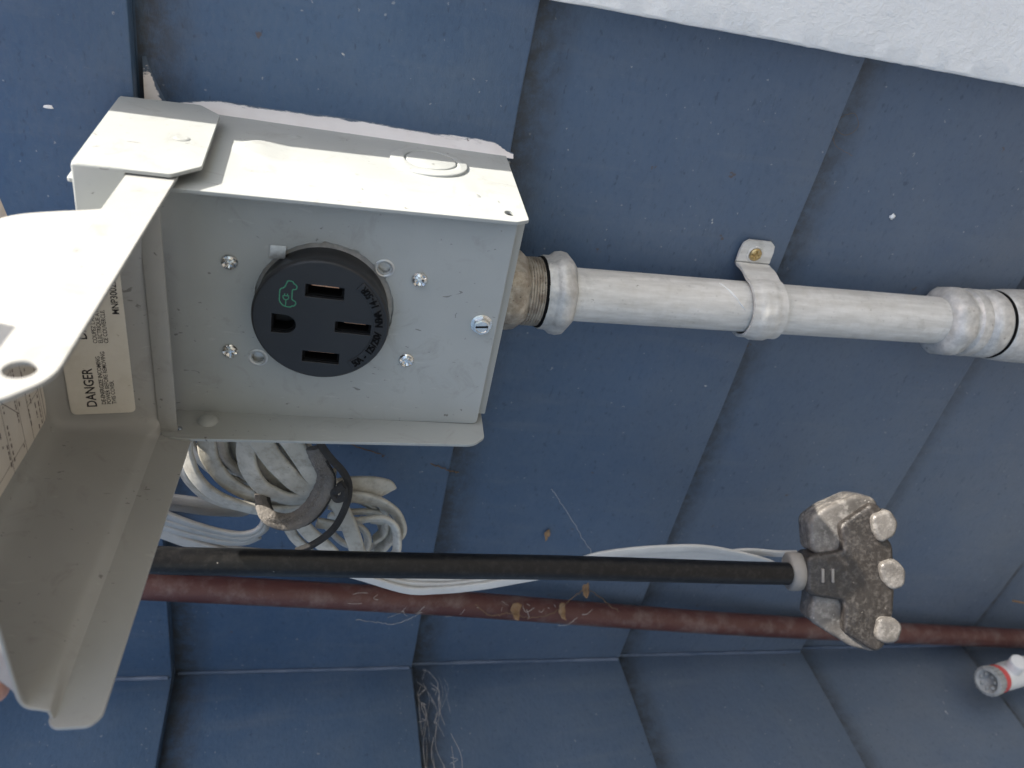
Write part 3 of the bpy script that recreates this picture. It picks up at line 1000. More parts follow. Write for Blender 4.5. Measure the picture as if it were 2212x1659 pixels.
lettering([("DE-ENERGIZE INCOMING", -43.0, 10.1, 2.05, 0.96, 0.035), ("POWER BEFORE REMOVING", -43.0, 8.3, 2.05, 0.96, 0.02), ("THIS COVER.", -43.0, 6.5, 2.05, 0.96, 0.02)], wall_map, M['ink'], cover)
lettering([("DANGER", -13.0, 13.3, 4.9, 0.92, 0.07)], wall_map, M['ink'], cover)
lettering([("COUPEZ L'ALIMENTATION", -14.6, 10.1, 2.05, 0.96, 0.02), ("ELECTRIQUE AVANT D'ENLEVER", -14.6, 8.3, 2.05, 0.96, 0.02), ("CE COUVERCLE.", -14.6, 6.5, 2.05, 0.96, 0.02)], wall_map, M['ink'], cover)
lettering([("MNP30022", -2.2, 1.7, 3.3, 0.95, 0.05)], wall_map, M['ink'], cover)
# wiring diagram label on the main panel of the cover
def panel_map(v):
    # x along the wall, y outwards from the hinge, z off the panel (downwards)
    return lid(v[0], 11.0 + v[1], 49.4 - 0.25 - v[2])
vs, fs = sheet(rounded([(-50.5, 0), (34, 0), (34, 74), (-50.5, 74)], 1.5, 4), [], 0.2, 0.05)
finish("wiring_label", xf(vs, panel_map), fs, M['paper2'], cover, 40)
seg = []
def bar(x0, y0, x1, y1, wd=0.35):
    a = Vector((x0, y0, 0.14)); b = Vector((x1, y1, 0.14))
    d = (b - a).normalized(); nn = Vector((-d.y, d.x, 0)) * wd / 2
    seg.append(([a - nn, b - nn, b + nn, a + nn], [[0, 1, 2, 3]]))
bar(-48.5, 2.5, 32, 2.5); bar(-48.5, 71, 32, 71); bar(-48.5, 2.5, -48.5, 71); bar(32, 2.5, 32, 71)
bar(-46.5, 4.5, 30, 4.5, 0.25); bar(-46.5, 4.5, -46.5, 68, 0.25)
for y in (15, 22, 34, 50):
    bar(-46.5, y, 30, y, 0.25)
bar(-30, 4.5, -30, 15, 0.25); bar(-30, 4.5, -16, 15, 0.25); bar(-40, 22, -40, 50, 0.25); bar(-10, 22, -10, 50, 0.25); bar(-28, 22, -14, 34, 0.3)
vs, fs = join(seg)
finish("diagram_lines", xf(vs, panel_map), fs, M['ink2'], cover, 0)['kind'] = 'stuff'
seg = []
rr = random.Random(3)
for row in range(22):
    if row in (4, 7, 8, 12, 13, 17):
        continue
    y = 6 + row * 2.9
    x = -45 + rr.random() * 3
    while x < 27:
        wl = rr.uniform(0.6, 2.6)
        if (int(x / 16) + row) % 3 and rr.random() < 0.7:
            bar(x, y, x + wl, y, 0.75)
        x += wl + rr.uniform(0.4, 1.4)
vs, fs = join(seg)
finish("diagram_print", xf(vs, panel_map), fs, M['ink2'], cover, 0)['kind'] = 'stuff'

# ================================================================== conduit
AX0 = Vector((-10.6, 62.0, -76.0)); AX1 = Vector((-7.2, 64.5, -420.0))
ax = (AX1 - AX0).normalized()
def along(z):
    return AX0 + ax * ((AX0.z - z))
conduit = empty("conduit", (-7.5, 64, -430), "pale metal conduit running down from the outlet box", "conduit")
vs, fs = lathe([(30, 13.5)] + [(30 + i * 12, 13.5 + 0.05 * nz(i * 0.7)) for i in range(1, 22)] + [(283, 13.5)], AX0, ax, 48)
finish("tube", vs, fs, M['conduit'], conduit, 50)
def rounded_hex(k, lobes=6, f=0.93):
    def fn(d, r, a):
        w = 2 * math.pi / lobes
        q = ((a + k) % w) - w / 2
        return min(r, r * f / math.cos(q))
    return fn
conn = lathe([(3, 13), (3, 17.2), (7.5, 17.4), (9.0, 18.8), (11, 19.8), (15, 20.2), (18.5, 19.6), (20.6, 17.8), (21.8, 16.6)], AX0, ax, 72, rfun=rounded_hex(0.2, 6, 0.94))
finish("connector_nut", *conn, M['rusty'], conduit, 60, "rust stained connector body under the box")
pr = [(21.2, 15.8)]
for i in range(6):
    d0 = 21.6 + i * 1.35
    pr += [(d0 + 0.1, 16.3), (d0 + 0.5, 17.1), (d0 + 0.85, 17.1), (d0 + 1.3, 16.3)]
finish("thread", *lathe(pr, AX0, ax, 64), M['rusty'], conduit, 30)
finish("gasket", *lathe([(29.4, 14.5), (29.4, 17.6), (30.7, 17.9), (30.9, 14.5)], AX0, ax, 56), M['black_deep'], conduit, 30)
finish("gland_nut", *lathe([(30.5, 15), (30.5, 18.2), (31.1, 18.5), (34.2, 18.6), (35.2, 19.2), (37.0, 20.6), (40.0, 21.0), (43.0, 20.4), (45.0, 18.0), (46.0, 15.1), (46.2, 13.6)], AX0, ax, 72, rfun=rounded_hex(0.5, 8, 0.955)), M['galv'], conduit, 60)
C0 = 269
finish("gland_nut", *lathe([(C0, 13.6), (C0 + .3, 15.2), (C0 + 2, 18.4), (C0 + 5, 20.4), (C0 + 9, 20.4), (C0 + 12, 19.8), (C0 + 14.5, 18.6)], AX0, ax, 72, rfun=rounded_hex(0.1, 8, 0.955)), M['galv'], conduit, 60)
pr = [(C0 + 14, 17.5), (C0 + 16, 18.0), (C0 + 17, 19.4), (C0 + 20, 19.8), (C0 + 23, 19.6)]
for i in range(4):
    pr += [(C0 + 23.4 + i * 1.6, 19.0), (C0 + 24.2 + i * 1.6, 19.7)]
pr += [(C0 + 31, 19.9), (C0 + 36, 20.0), (C0 + 38, 19.2)]
finish("coupling_body", *lathe(pr, AX0, ax, 64), M['galv'], conduit, 40)
finish("gasket", *lathe([(C0 + 37.8, 15), (C0 + 37.8, 19.9), (C0 + 39.2, 20.1), (C0 + 39.2, 15)], AX0, ax, 56), M['black_deep'], conduit, 30)
finish("elbow_hub", *lathe([(C0 + 39, 15), (C0 + 39, 19.6), (C0 + 40, 20.6), (C0 + 46, 21.2), (C0 + 60, 21.8), (C0 + 95, 22.2), (C0 + 97, 20), (C0 + 97, 0.1)], AX0, ax, 64), M['galv'], conduit, 40)
finish("tube", *lathe([(C0 + 97, 13.5), (C0 + 508, 13.5)], AX0, ax, 32), M['conduit'], conduit, 40)
# white paint smear on the tube, at the strap
vs, fs = [], []
n2 = 24
ctr = along(-200)
for i in range(n2 + 1):
    s = i / n2
    ang = rad(-70 + 62 * (1 - s)) + 0.0
    z = -201 - 13 * s + 0.7 * nz(s * 6, 2)
    wd = (0.9 + 4.6 * math.sin(math.pi * min(1, s * 1.05)) ** 1.5 + 0.5 * nz(s * 9, 5)) if i % n2 else 0.2
    c = along(z)
    for j in range(7):
        q = j / 6 - 0.5
        a2 = ang + q * wd * 0.11
        rr2 = 13.45 + 0.9 * max(0, math.cos(q * math.pi)) * (0.5 + 0.5 * s)
        zz = z + q * wd * 1.1
        vs.append((c.x + rr2 * math.cos(a2), c.y + rr2 * math.sin(a2), zz))
for i in range(n2):
    for j in range(6):
        fs.append([i * 7 + j, i * 7 + j + 1, (i + 1) * 7 + j + 1, (i + 1) * 7 + j])
finish("paint_smear", vs, fs, M['smear'], conduit, 70)

# one-hole strap
strap = empty("conduit_strap", (12, 82, -234), "one-hole metal strap screwed to the siding, holding the conduit", "strap")
SC = along(-226)
SPROF = [(22.0, YB - 0.2), (16, YB - 0.1), (10.5, YB - 0.2), (8.0, YB - 1.4), (7.4, YB - 4), (7.3, YB - 10)]
sp = [Vector((x, y, 0)) for x, y in SPROF]
for k in range(0, 19):
    a = rad(6 - 186 * k / 18)
    sp.append(Vector((SC.x + 14.9 * math.cos(a), SC.y + 14.9 * math.sin(a), 0)))
sp.append(Vector((SC.x - 15.6, SC.y + 5, 0)))
spp = spline(sp, 3)
vs, fs = [], []
prof_n = 13
nseg = len(spp)
for i, p in enumerate(spp):
    a = spp[max(0, i - 1)]; b = spp[min(nseg - 1, i + 1)]
    t = (b - a).normalized(); nn = Vector((-t.y, t.x, 0))       # outward of the conduit
    if nn.dot(Vector((0, -1, 0))) < 0 and i < 8:
        nn = -nn
    if i >= 8 and nn.dot(p - Vector((SC.x, SC.y, 0))) < 0:
        nn = -nn
    f = i / (nseg - 1)
    hw = 10.0
    if i < 3:
        hw = (6.6, 9.2, 9.6)[i]
    shift = -2.0 - 5.5 * max(0, (f - 0.35)) 
    for side in (1, -1):
        rng = range(prof_n) if side == 1 else range(prof_n - 1, -1, -1)
        for j in rng:
            q = j / (prof_n - 1) * 2 - 1
            rib = 1.1 * (1 - sstep(abs(q), 0.35, 0.6)) * sstep(f, 0.22, 0.34)
            thk = 1.5 if side == 1 else 0.0
            vs.append(Vector((p.x, p.y, -225.5 + shift + q * hw)) + nn * (rib + thk))
mm = prof_n * 2
for i in range(nseg - 1):
    for k in range(mm):
        k2 = (k + 1) % mm
        fs.append([i * mm + k, i * mm + k2, (i + 1) * mm + k2, (i + 1) * mm + k])
fs.append(list(range(mm))[::-1]); fs.append([(nseg - 1) * mm + k for k in range(mm)])
finish("band", vs, fs, M['conduit'], strap, 50)
vs, fs = lathe([(0, 4.9), (0.5, 4.8), (0.7, 4.2), (0.3, 3.6)], (14.2, YB - 1.5, -227.0), (0, -1, 0.0), 36)
finish("hole_rim", vs, fs, M['conduit'], strap, 40)
rings = [(0, 3.6), (0.6, 3.5), (1.2, 2.9), (1.5, 1.8), (1.55, 0.03)]
vs, fs = lathe(rings, (14.2, YB - 1.8, -227.0), (0, -1, 0.02), 32)
ctr = Vector((14.2, 0, -227.0))
vs2 = []
for v in vs:
    dx, dz = v.x - ctr.x, v.z - ctr.z
    if (abs(dx) < 0.6 or abs(dz) < 0.6) and math.hypot(dx, dz) < 2.2:
        v = v + Vector((0, 0.7, 0))
    vs2.append(v)
finish("screw", vs2, fs, M['brass'], strap, 25)
TRACE = {
'black': [[-106.8, -22.0, 120.5], [-108.3, -22.0, 95.3], [-109.4, -22.0, 68.8], [-110.7, -22.0, 50.4], [-111.4, -22.0, 31.5], [-112.6, -22.0, 2.0], [-113.9, -22.0, -28.9], [-115.4, -22.0, -72.5], [-116.9, -22.0, -119.2], [-119.3, -22.0, -169.3], [-122.1, -22.0, -223.3], [-123.3, -22.0, -251.8]],
'maroon': [[-224.8, 69.0, 115.8], [-227.6, 69.0, 91.3], [-237.2, 69.0, 1.4], [-250.0, 69.0, -106.7], [-264.5, 69.0, -209.7], [-279.9, 69.0, -326.7], [-294.6, 69.0, -459.2], [-311.2, 69.0, -617.5]],
'S1': [[-76.7, 22.0, 54.7], [-82.5, 22.0, 55.3], [-88.5, 22.0, 54.8], [-99.1, 22.0, 52.0], [-109.2, 22.0, 46.1], [-116.3, 22.0, 37.0], [-121.1, 22.0, 25.3], [-122.5, 22.0, 13.3], [-120.4, 22.0, 2.5], [-114.7, 22.0, -6.4]],
'S2': [[-75.7, 25.0, 46.4], [-83.1, 25.0, 46.4], [-91.4, 25.0, 45.6], [-101.4, 25.0, 41.2], [-109.2, 25.0, 34.9], [-113.9, 25.0, 27.9], [-117.9, 25.0, 16.6], [-120.2, 25.0, 2.6], [-115.8, 25.0, -6.4]],
'S3': [[-82.5, 34.0, 41.1], [-89.4, 34.0, 40.6], [-97.1, 34.0, 39.5], [-104.9, 34.0, 35.2], [-112.1, 34.0, 28.6], [-118.6, 34.0, 20.1], [-123.4, 34.0, 7.6], [-122.3, 34.0, -3.6]],
'S4': [[-71.0, 20.0, 28.0], [-78.0, 20.0, 28.8], [-86.6, 20.0, 28.7], [-96.6, 20.0, 26.3], [-104.4, 20.0, 21.9], [-109.2, 20.0, 16.0], [-112.3, 20.0, 7.6], [-110.4, 20.0, -4.3]],
'S5': [[-68.6, 17.0, 25.6], [-75.7, 17.0, 21.7], [-85.2, 17.0, 16.5], [-93.6, 17.0, 10.5], [-100.5, 17.0, 3.9], [-104.4, 17.0, -4.0], [-106.7, 17.0, -10.1]],
'S5b': [[-87.0, 27.0, 27.2], [-94.6, 27.0, 21.9], [-103.2, 27.0, 16.5], [-110.8, 27.0, 9.1], [-115.6, 27.0, 0.4], [-115.9, 27.0, -8.2]],
'S6': [[-76.1, 27.0, 18.9], [-83.5, 27.0, 14.7], [-92.6, 27.0, 9.8], [-101.2, 27.0, 4.7], [-108.5, 27.0, -1.1], [-113.3, 27.0, -9.3]],
'S7': [[-65.6, 14.0, 12.5], [-72.7, 14.0, 8.4], [-81.5, 14.0, 3.5], [-92.2, 14.0, -2.2], [-100.0, 14.0, -8.5]],
'S8': [[-71.0, 24.0, 7.6], [-78.3, 24.0, 4.5], [-86.7, 24.0, 1.2], [-96.8, 24.0, -3.5], [-106.4, 24.0, -10.1]],
'S0': [[-101.0, 36.0, 59.2], [-109.0, 36.0, 59.2], [-117.8, 36.0, 56.0], [-125.2, 36.0, 50.2], [-129.8, 36.0, 43.1], [-133.5, 36.0, 32.2]],
'R1': [[-115.1, 30.0, -11.9], [-112.8, 30.0, -20.6], [-112.2, 30.0, -29.4], [-113.3, 30.0, -37.8], [-116.2, 30.0, -40.2]],
'R2': [[-114.9, 26.0, -10.7], [-116.0, 26.0, -21.4], [-117.1, 26.0, -29.7], [-120.5, 26.0, -38.3], [-127.0, 26.0, -45.2], [-135.6, 26.0, -49.2], [-142.1, 26.0, -49.2], [-146.8, 26.0, -45.7]],
'R3': [[-123.0, 20.0, -11.2], [-126.4, 20.0, -23.9], [-125.5, 20.0, -31.5], [-125.4, 20.0, -39.1], [-130.7, 20.0, -44.6], [-139.8, 20.0, -47.2], [-150.2, 20.0, -47.4], [-155.9, 20.0, -42.9]],
'R4': [[-130.1, 34.0, -11.7], [-133.6, 34.0, -21.6], [-133.9, 34.0, -31.5], [-135.6, 34.0, -39.7], [-141.6, 34.0, -44.3]],
'R5': [[-102.2, 12.0, -9.8], [-107.0, 12.0, -13.7], [-113.6, 12.0, -17.2], [-123.0, 12.0, -20.9], [-136.2, 12.0, -25.1], [-145.4, 12.0, -27.8]],
'R6': [[-130.3, 22.0, 2.1], [-136.5, 22.0, -1.3], [-141.9, 22.0, -6.0], [-150.2, 22.0, -12.9], [-156.8, 22.0, -17.9]],
'R7': [[-139.8, 28.0, 8.1], [-146.1, 28.0, 5.3], [-151.6, 28.0, 1.2], [-158.2, 28.0, -3.6]],
'R8': [[-136.1, 30.0, -19.8], [-139.3, 30.0, -26.6], [-145.2, 30.0, -31.7], [-152.8, 30.0, -33.4], [-160.5, 30.0, -32.4]],
'R9': [[-142.8, 38.0, -28.4], [-144.6, 38.0, -38.1], [-152.2, 38.0, -41.6], [-161.0, 38.0, -40.4], [-167.9, 38.0, -35.4]],
'R10': [[-137.9, 32.0, -34.5], [-140.6, 32.0, -44.1], [-148.1, 32.0, -45.9], [-155.8, 32.0, -43.6], [-162.6, 32.0, -38.8]],
'R11': [[-141.9, 34.0, -9.2], [-152.1, 34.0, -16.4], [-157.3, 34.0, -21.4], [-159.8, 34.0, -27.0]],
'R12': [[-136.1, 28.0, -5.7], [-137.8, 28.0, -13.4], [-138.7, 28.0, -19.9], [-143.3, 28.0, -25.5]],
'G1': [[-134.0, 44.0, 81.2], [-135.8, 44.0, 65.3], [-137.8, 44.0, 51.4], [-140.7, 46.0, 39.1], [-144.2, 50.0, 30.6], [-140, 58.0, 22.0], [-128, 62, 18]],
'G2': [[-140.1, 46.0, 81.9], [-142.5, 46.0, 65.8], [-145.4, 46.0, 51.8], [-148.0, 48.0, 39.3], [-151.6, 53.0, 30.7], [-148, 60, 20], [-136, 64, 14]],
'G3': [[-127.1, 32.0, 81.6], [-135.4, 32.0, 66.5], [-142.2, 32.0, 53.1], [-147.9, 32.0, 38.0], [-147.9, 32.0, 27.5], [-142.9, 32.0, 21.9], [-135.7, 32.0, 20.2], [-129.6, 32.0, 22.8]],
'G4': [[-134.0, 34.0, 82.3], [-141.6, 34.0, 67.6], [-147.7, 34.0, 53.5], [-153.1, 34.0, 38.2], [-153.1, 34.0, 27.6], [-147.6, 34.0, 20.7], [-140.3, 34.0, 19.3]],
'G5': [[-140.2, 36.0, 83.1], [-147.5, 36.0, 68.7], [-152.9, 36.0, 56.9], [-157.9, 36.0, 41.5], [-158.4, 36.0, 30.8], [-154.2, 36.0, 23.2]],
'G6': [[-148.4, 40.0, 84.3], [-156.0, 40.0, 70.9], [-161.5, 40.0, 60.7], [-166.2, 40.0, 50.2], [-170.5, 40.0, 38.8]],
'G7': [[-156.6, 42.0, 66.4], [-161.2, 42.0, 58.5], [-166.3, 42.0, 49.8], [-169.7, 42.0, 39.0], [-172.7, 42.0, 19.4], [-175.8, 42.0, -0.9]],
'V': [[-70.5, 8.0, -0.5], [-77.8, 8.0, -3.7], [-85.3, 8.0, -7.0], [-92.3, 8.0, -7.1], [-100.2, 8.0, -5.0], [-108.4, 8.0, -1.4], [-114.6, 8.0, 4.2], [-116.3, 8.0, 10.5], [-114.6, 9.0, 17.0], [-112.4, 14.0, 20.6], [-110, 24, 22.5], [-108, 36, 23]],
'K': [[-59.8, 2.0, -2.2], [-65.4, 2.0, -4.7], [-71.8, 2.0, -8.9], [-79.1, 2.0, -14.5], [-86.7, 2.0, -17.6], [-96.1, 2.0, -17.8], [-105.8, 2.0, -15.9], [-114.1, 2.0, -12.9], [-120.4, 2.0, -8.6], [-126.3, 2.0, -2.4], [-129.8, 2.0, 4.0]],
'W1': [[-152.9, 12.0, -142.4], [-144.8, 12.0, -159.4], [-140.1, 12.0, -187.2], [-138.6, 12.0, -216.7], [-142.1, 12.0, -238.5], [-149.0, 12.0, -263.7], [-154.6, 12.0, -275.6]],
'W2': [[-153.9, 14.0, -152.7], [-147.0, 14.0, -170.3], [-145.2, 14.0, -194.4], [-144.3, 14.0, -219.5], [-147.5, 14.0, -241.4], [-153.8, 14.0, -265.4]],
'W3': [[-157.4, 16.0, -159.0], [-150.5, 16.0, -181.7], [-150.0, 16.0, -206.8], [-150.9, 16.0, -227.8], [-154.4, 16.0, -250.3]],
'W4': [[-160.3, 18.0, -216.1], [-152.3, 18.0, -234.4], [-148.4, 18.0, -254.3], [-149.9, 18.0, -276.8], [-150.0, 18.0, -290.2]],
'L1': [[-154.6, 14.0, -11.5], [-160.9, 14.0, -28.5], [-172.1, 14.0, -55.2], [-172.9, 14.0, -73.0], [-171.0, 14.0, -90.8], [-166.3, 14.0, -113.0], [-162.0, 14.0, -130.8], [-156.4, 14.0, -143.8]],
'L2': [[-154.4, 16.0, -11.5], [-162.0, 16.0, -32.8], [-170.2, 16.0, -55.2], [-171.8, 16.0, -73.1], [-170.0, 16.0, -90.9], [-165.9, 16.0, -113.3], [-162.3, 16.0, -131.3]],
'L3': [[-156.6, 18.0, -15.8], [-163.0, 18.0, -37.3], [-169.0, 18.0, -55.2], [-170.2, 18.0, -73.1], [-169.0, 18.0, -91.1], [-165.5, 18.0, -113.6]],
}
# ================================================================== pipes and cords
pipe = empty("painted_pipe", TRACE['maroon'][-1], "weathered maroon painted pipe running down the siding near the inside corner", "pipe")
pp = [TRACE['maroon'][0]] + TRACE['maroon'][1:]
a = Vector(pp[0]); b = Vector(pp[1])
pp = [tuple(a + (a - b) * 12)] + pp + [tuple(Vector(pp[-1]) + (Vector(pp[-1]) - Vector(pp[-2])) * 1.4)]
finish("pipe_run", *tube(pp, 8.3, 32, 10), M['maroon'], pipe, 60)
# torn paint skin and dirt clinging to the pipe
def crumb(c, r, seed, flat=(1, 1, 1)):
    bm = bmesh.new()
    bmesh.ops.create_icosphere(bm, subdivisions=2, radius=1)
    for v in bm.verts:
        k = 1 + 0.55 * nz(v.co.x * 1.7 + seed, v.co.y * 1.7, v.co.z * 1.7) + 0.25 * nz(v.co.x * 4 + seed, v.co.y * 4, v.co.z * 4)
        v.co = Vector((v.co.x * flat[0], v.co.y * flat[1], v.co.z * flat[2])) * (k * r) + Vector(c)
    return bm_out(bm)

# ---- black extension cord with its triple tap
cord = empty("extension_cord", (-120, -22, -330), "thick black extension cord hanging down to a dusty three-outlet tap", "cord")
bpnts = TRACE['black']
bpnts = [(-104.5, -20, 190), (-105.5, -21, 155)] + bpnts
finish("cable", *tube(bpnts, 6.0, 28, 10), M['rubber'], cord, 60)
TC = Vector((-120.4, -23.5, -287.7))
def tp(x, y, z):
    """tap frame, millimetres: x along the cord, y to the side, z towards the viewer"""
    ang = rad(0)
    return TC + _right * x + _up * y + (-_fwd) * z
def tap_solid(outline, z0, z1, bev):
    vs, fs = mesh_from_curve([outline], max((z1 - z0) / 2 - bev, 0.05), bev, 3)
    return [tp(v.x, v.y, (z0 + z1) / 2 + v.z) for v in vs], fs
def zz(pts):
    # outline measured in picture units of a close view, brought to millimetres about the tap centre
    return [((p[0] - 700) * 0.0640, -(p[1] - 830) * 0.0640) for p in pts]
body = zz([(330, 700), (420, 700), (620, 660), (640, 560), (610, 430), (700, 370), (860, 260), (930, 330), (905, 500), (985, 590), (990, 700), (1000, 960), (985, 1180), (900, 1190), (900, 1330), (930, 1400), (880, 1440), (640, 1290), (650, 1090), (610, 1010), (420, 985), (330, 960)])
finish("tap_body", *tap_solid(rounded(body, 2.2, 4), -9, 9.5, 2.4), M['tap'], cord, 45)
upper = zz([(400, 640), (380, 400), (500, 310), (740, 205), (880, 225), (905, 300), (720, 420), (640, 500), (660, 640)])
finish("tap_outlet", *tap_solid(rounded(upper, 2.2, 4), -14, 4.5, 2.4), M['tap_clear'], cord, 45)
lower = zz([(420, 1000), (390, 1220), (550, 1320), (720, 1425), (900, 1465), (930, 1400), (700, 1290), (650, 1200), (690, 1060), (600, 1000)])
finish("tap_outlet", *tap_solid(rounded(lower, 2.2, 4), -14, 4.5, 2.4), M['tap_clear'], cord, 45)
middle = zz([(960, 690), (1010, 700), (1040, 830), (1010, 960), (960, 960)])
finish("tap_outlet", *tap_solid(rounded(middle, 0.8, 3), -13, 3, 1.4), M['tap'], cord, 45)
for nub in ([(850, 345), (960, 305), (1010, 390), (985, 475), (900, 520), (860, 430)],
            [(915, 745), (1010, 715), (1075, 790), (1065, 890), (1000, 915), (940, 850)],
            [(905, 1200), (1000, 1205), (1045, 1250), (1015, 1350), (930, 1360), (880, 1320)]):
    o_ = rounded(zz(nub), 1.6, 4)
    nb = finish("tap_nub", *tap_solid(o_, 4, 13.0, 2.0), M['tap_clear'], cord, 45)
# milky lens behind the middle nub
vs, fs = lathe([(-8, 6.4), (0, 6.8), (3, 6.2), (5, 4.4), (6, 1.8), (6.2, 0.05)], tp((1065 - 700) * 0.064, -(850 - 830) * 0.064, -2), _right, 36)
finish("pilot_lens", vs, fs, M['lens'], cord, 60)
# neck with ribs, and the pale collar
nx = (200 - 700) * 0.064
vs, fs = lathe([(-4, 7.4), (2, 8.0), (10, 8.8), (18, 9.6), (24, 9.8)], tp(nx + 4, 0, 0), _right, 40)
finish("strain_relief", vs, fs, M['tap'], cord, 60)
for dx in (14.5, 19.8):
    vs, fs = cuboid(nx + dx - 0.7, nx + dx + 0.7, -3.7, 3.7, 8.4, 10.8, 0.4)
    finish("grip_rib", [tp(*v) for v in vs], fs, M['collar'], cord, 40)
vs, fs = lathe([(0, 6.2), (0.2, 9.4), (1.0, 10.3), (5.0, 10.6), (7.6, 10.0), (8.6, 8.4)], tp(nx - 1.5, 0, 0), _right, 48)
finish("collar", vs, fs, M['collar'], cord, 50)

# ---- flat cords
TOCAM = Vector((0.165, -0.281, 0.02)).normalized()
def flat_section(w, t, ridge=0.0, n=7):
    """rounded flat cord; x is the thickness, y the width; ridge gives shallow grooves between the conductors"""
    pts = []
    for k in range(n):
        a = math.pi / 2 * 0 + math.pi * k / (n - 1) - math.pi / 2
        pts.append((t * math.sin(a) * 0 + t * math.sin(a), w - t + t * math.cos(a)))
    if ridge:
        for f in (0.33, 0.0, -0.33):
            pts.append((t - ridge, (w - t) * f * 1.0)) if abs(f) > 0.1 else pts.append((t, 0))
    for k in range(n):
        a = math.pi * k / (n - 1) + math.pi / 2
        pts.append((t * math.sin(a), -(w - t) + t * math.cos(a)))
    if ridge:
        for f in (-0.33, 0.0, 0.33):
            pts.append((-t + ridge, (w - t) * f)) if abs(f) > 0.1 else pts.append((-t, 0))
    return pts
def strand(key, w, t, tw0, tw1, mat, parent, name="cord_loop", ridge=0.0, dy=0.0, fat=1.22):
    pts = spline([Vector(p) + Vector((0, dy, 0)) for p in TRACE[key]], 8)
    n = len(pts)
    seed = (sum(map(ord, key)) % 97) * 1.3
    pts = [p + Vector((0.35 * nz(i * 0.12, seed), 0.5 * nz(i * 0.1, seed + 5), 0.35 * nz(i * 0.12, seed + 9))) for i, p in enumerate(pts)]
    twist = [rad(tw0 + (tw1 - tw0) * i / (n - 1)) for i in range(n)]
    return finish(name, *sweep(pts, flat_section(w * fat / 2, t * 0.80 / 2, ridge * 0.7), up=TOCAM, twist=twist), mat, parent, 50)

coil = empty("cord_bundle", (-115, 28, -60), "soiled beige flat cord wound in loops, tied behind the outlet box", "cord")
for key, w, t, a0, a1 in (
        ('S0', 5.2, 3.2, 50, 60), ('S3', 5.6, 3.2, 40, 70), ('S8', 6.2, 3.2, 25, 55), ('S6', 5.4, 3.2, 60, 65), ('S5b', 6.6, 3.2, 15, 45),
        ('S2', 7.2, 3.3, 10, 60), ('S1', 6.6, 3.3, 35, 55), ('S4', 7.4, 3.3, 5, 55), ('S5', 8.2, 3.3, 10, 35), ('S7', 7.6, 3.3, 10, 30),
        ('R1', 8.2, 3.3, 8, 8), ('R2', 6.0, 3.2, 30, 70), ('R3', 5.2, 3.2, 60, 65), ('R4', 4.8, 3.2, 60, 60), ('R5', 6.4, 3.2, 20, 10),
        ('R6', 6.2, 3.2, 15, 20), ('R7', 5.0, 3.2, 30, 40), ('R8', 5.0, 3.2, 60, 65), ('R9', 5.0, 3.2, 65, 60), ('R10', 5.2, 3.2, 55, 60), ('R11', 4.6, 3.0, 60, 60), ('R12', 6.0, 3.2, 40, 50)):
    strand(key, w, t, a0, a1, M['beige'], coil, ridge=0.22, fat=1.32)

for key, off, w, a0, a1 in (('S1', (3, 14, 2), 5.6, 30, 60), ('S2', (2, 13, 3), 5.6, 40, 60), ('S4', (-4, 14, 6), 5.8, 40, 50), ('S5', (-4, 16, 5), 6.0, 30, 60), ('S7', (-6, 16, 4), 6.0, 30, 50), ('R3', (3, 12, 6), 5.0, 55, 60), ('R2', (-9, 10, 8), 4.8, 60, 60), ('R5', (8, 14, 6), 5.2, 40, 40), ('S4', (3, 20, -3), 6.4, 20, 40), ('S2', (-4, 22, -4), 6.4, 25, 45), ('S5b', (2, 14, -6), 6.4, 20, 40), ('S1', (-3, 24, -3), 6.0, 30, 50), ('S6', (4, 14, 4), 6.4, 20, 30)):
    while key + 'x' in TRACE:
        TRACE[key + 'x' + 'y'] = TRACE.pop(key + 'x')
    TRACE[key + 'x'] = [tuple(Vector(p) + Vector(off)) for p in TRACE[key]]
    strand(key + 'x', w, 3.2, a0, a1, M['beige'], coil, ridge=0.22)

coil2 = empty("cord_bundle", (-145, 42, -5), "clean pale gray flat cord coiled between the beige bundle and the black cord", "cord")
for key, w, t, a0, a1 in (('G1', 4.6, 3.0, 25, 30), ('G2', 4.6, 3.0, 25, 30), ('G5', 4.4, 3.0, 40, 60), ('G4', 4.4, 3.0, 45, 70), ('G3', 4.6, 3.0, 40, 80), ('G6', 5.2, 3.0, 20, 40), ('G7', 4.6, 3.0, 40, 40)):
    strand(key, w, t, a0, a1, M['pale'], coil2, ridge=0.25, fat=1.35)

coil3 = empty("cord_bundle", (-155, 14, -290), "bright white flat cord weaving behind the black extension cord", "cord")
for key, w, t, a0, a1 in (('W4', 4.0, 2.6, 30, 30), ('W3', 4.2, 2.6, 25, 35), ('W2', 4.2, 2.6, 20, 35), ('W1', 4.2, 2.6, 15, 45), ('L3', 4.2, 2.6, 30, 20), ('L2', 4.4, 2.6, 30, 20), ('L1', 4.4, 2.6, 30, 20)):
    strand(key, w, t, a0, a1, M['white_cord'], coil3, ridge=0.2)

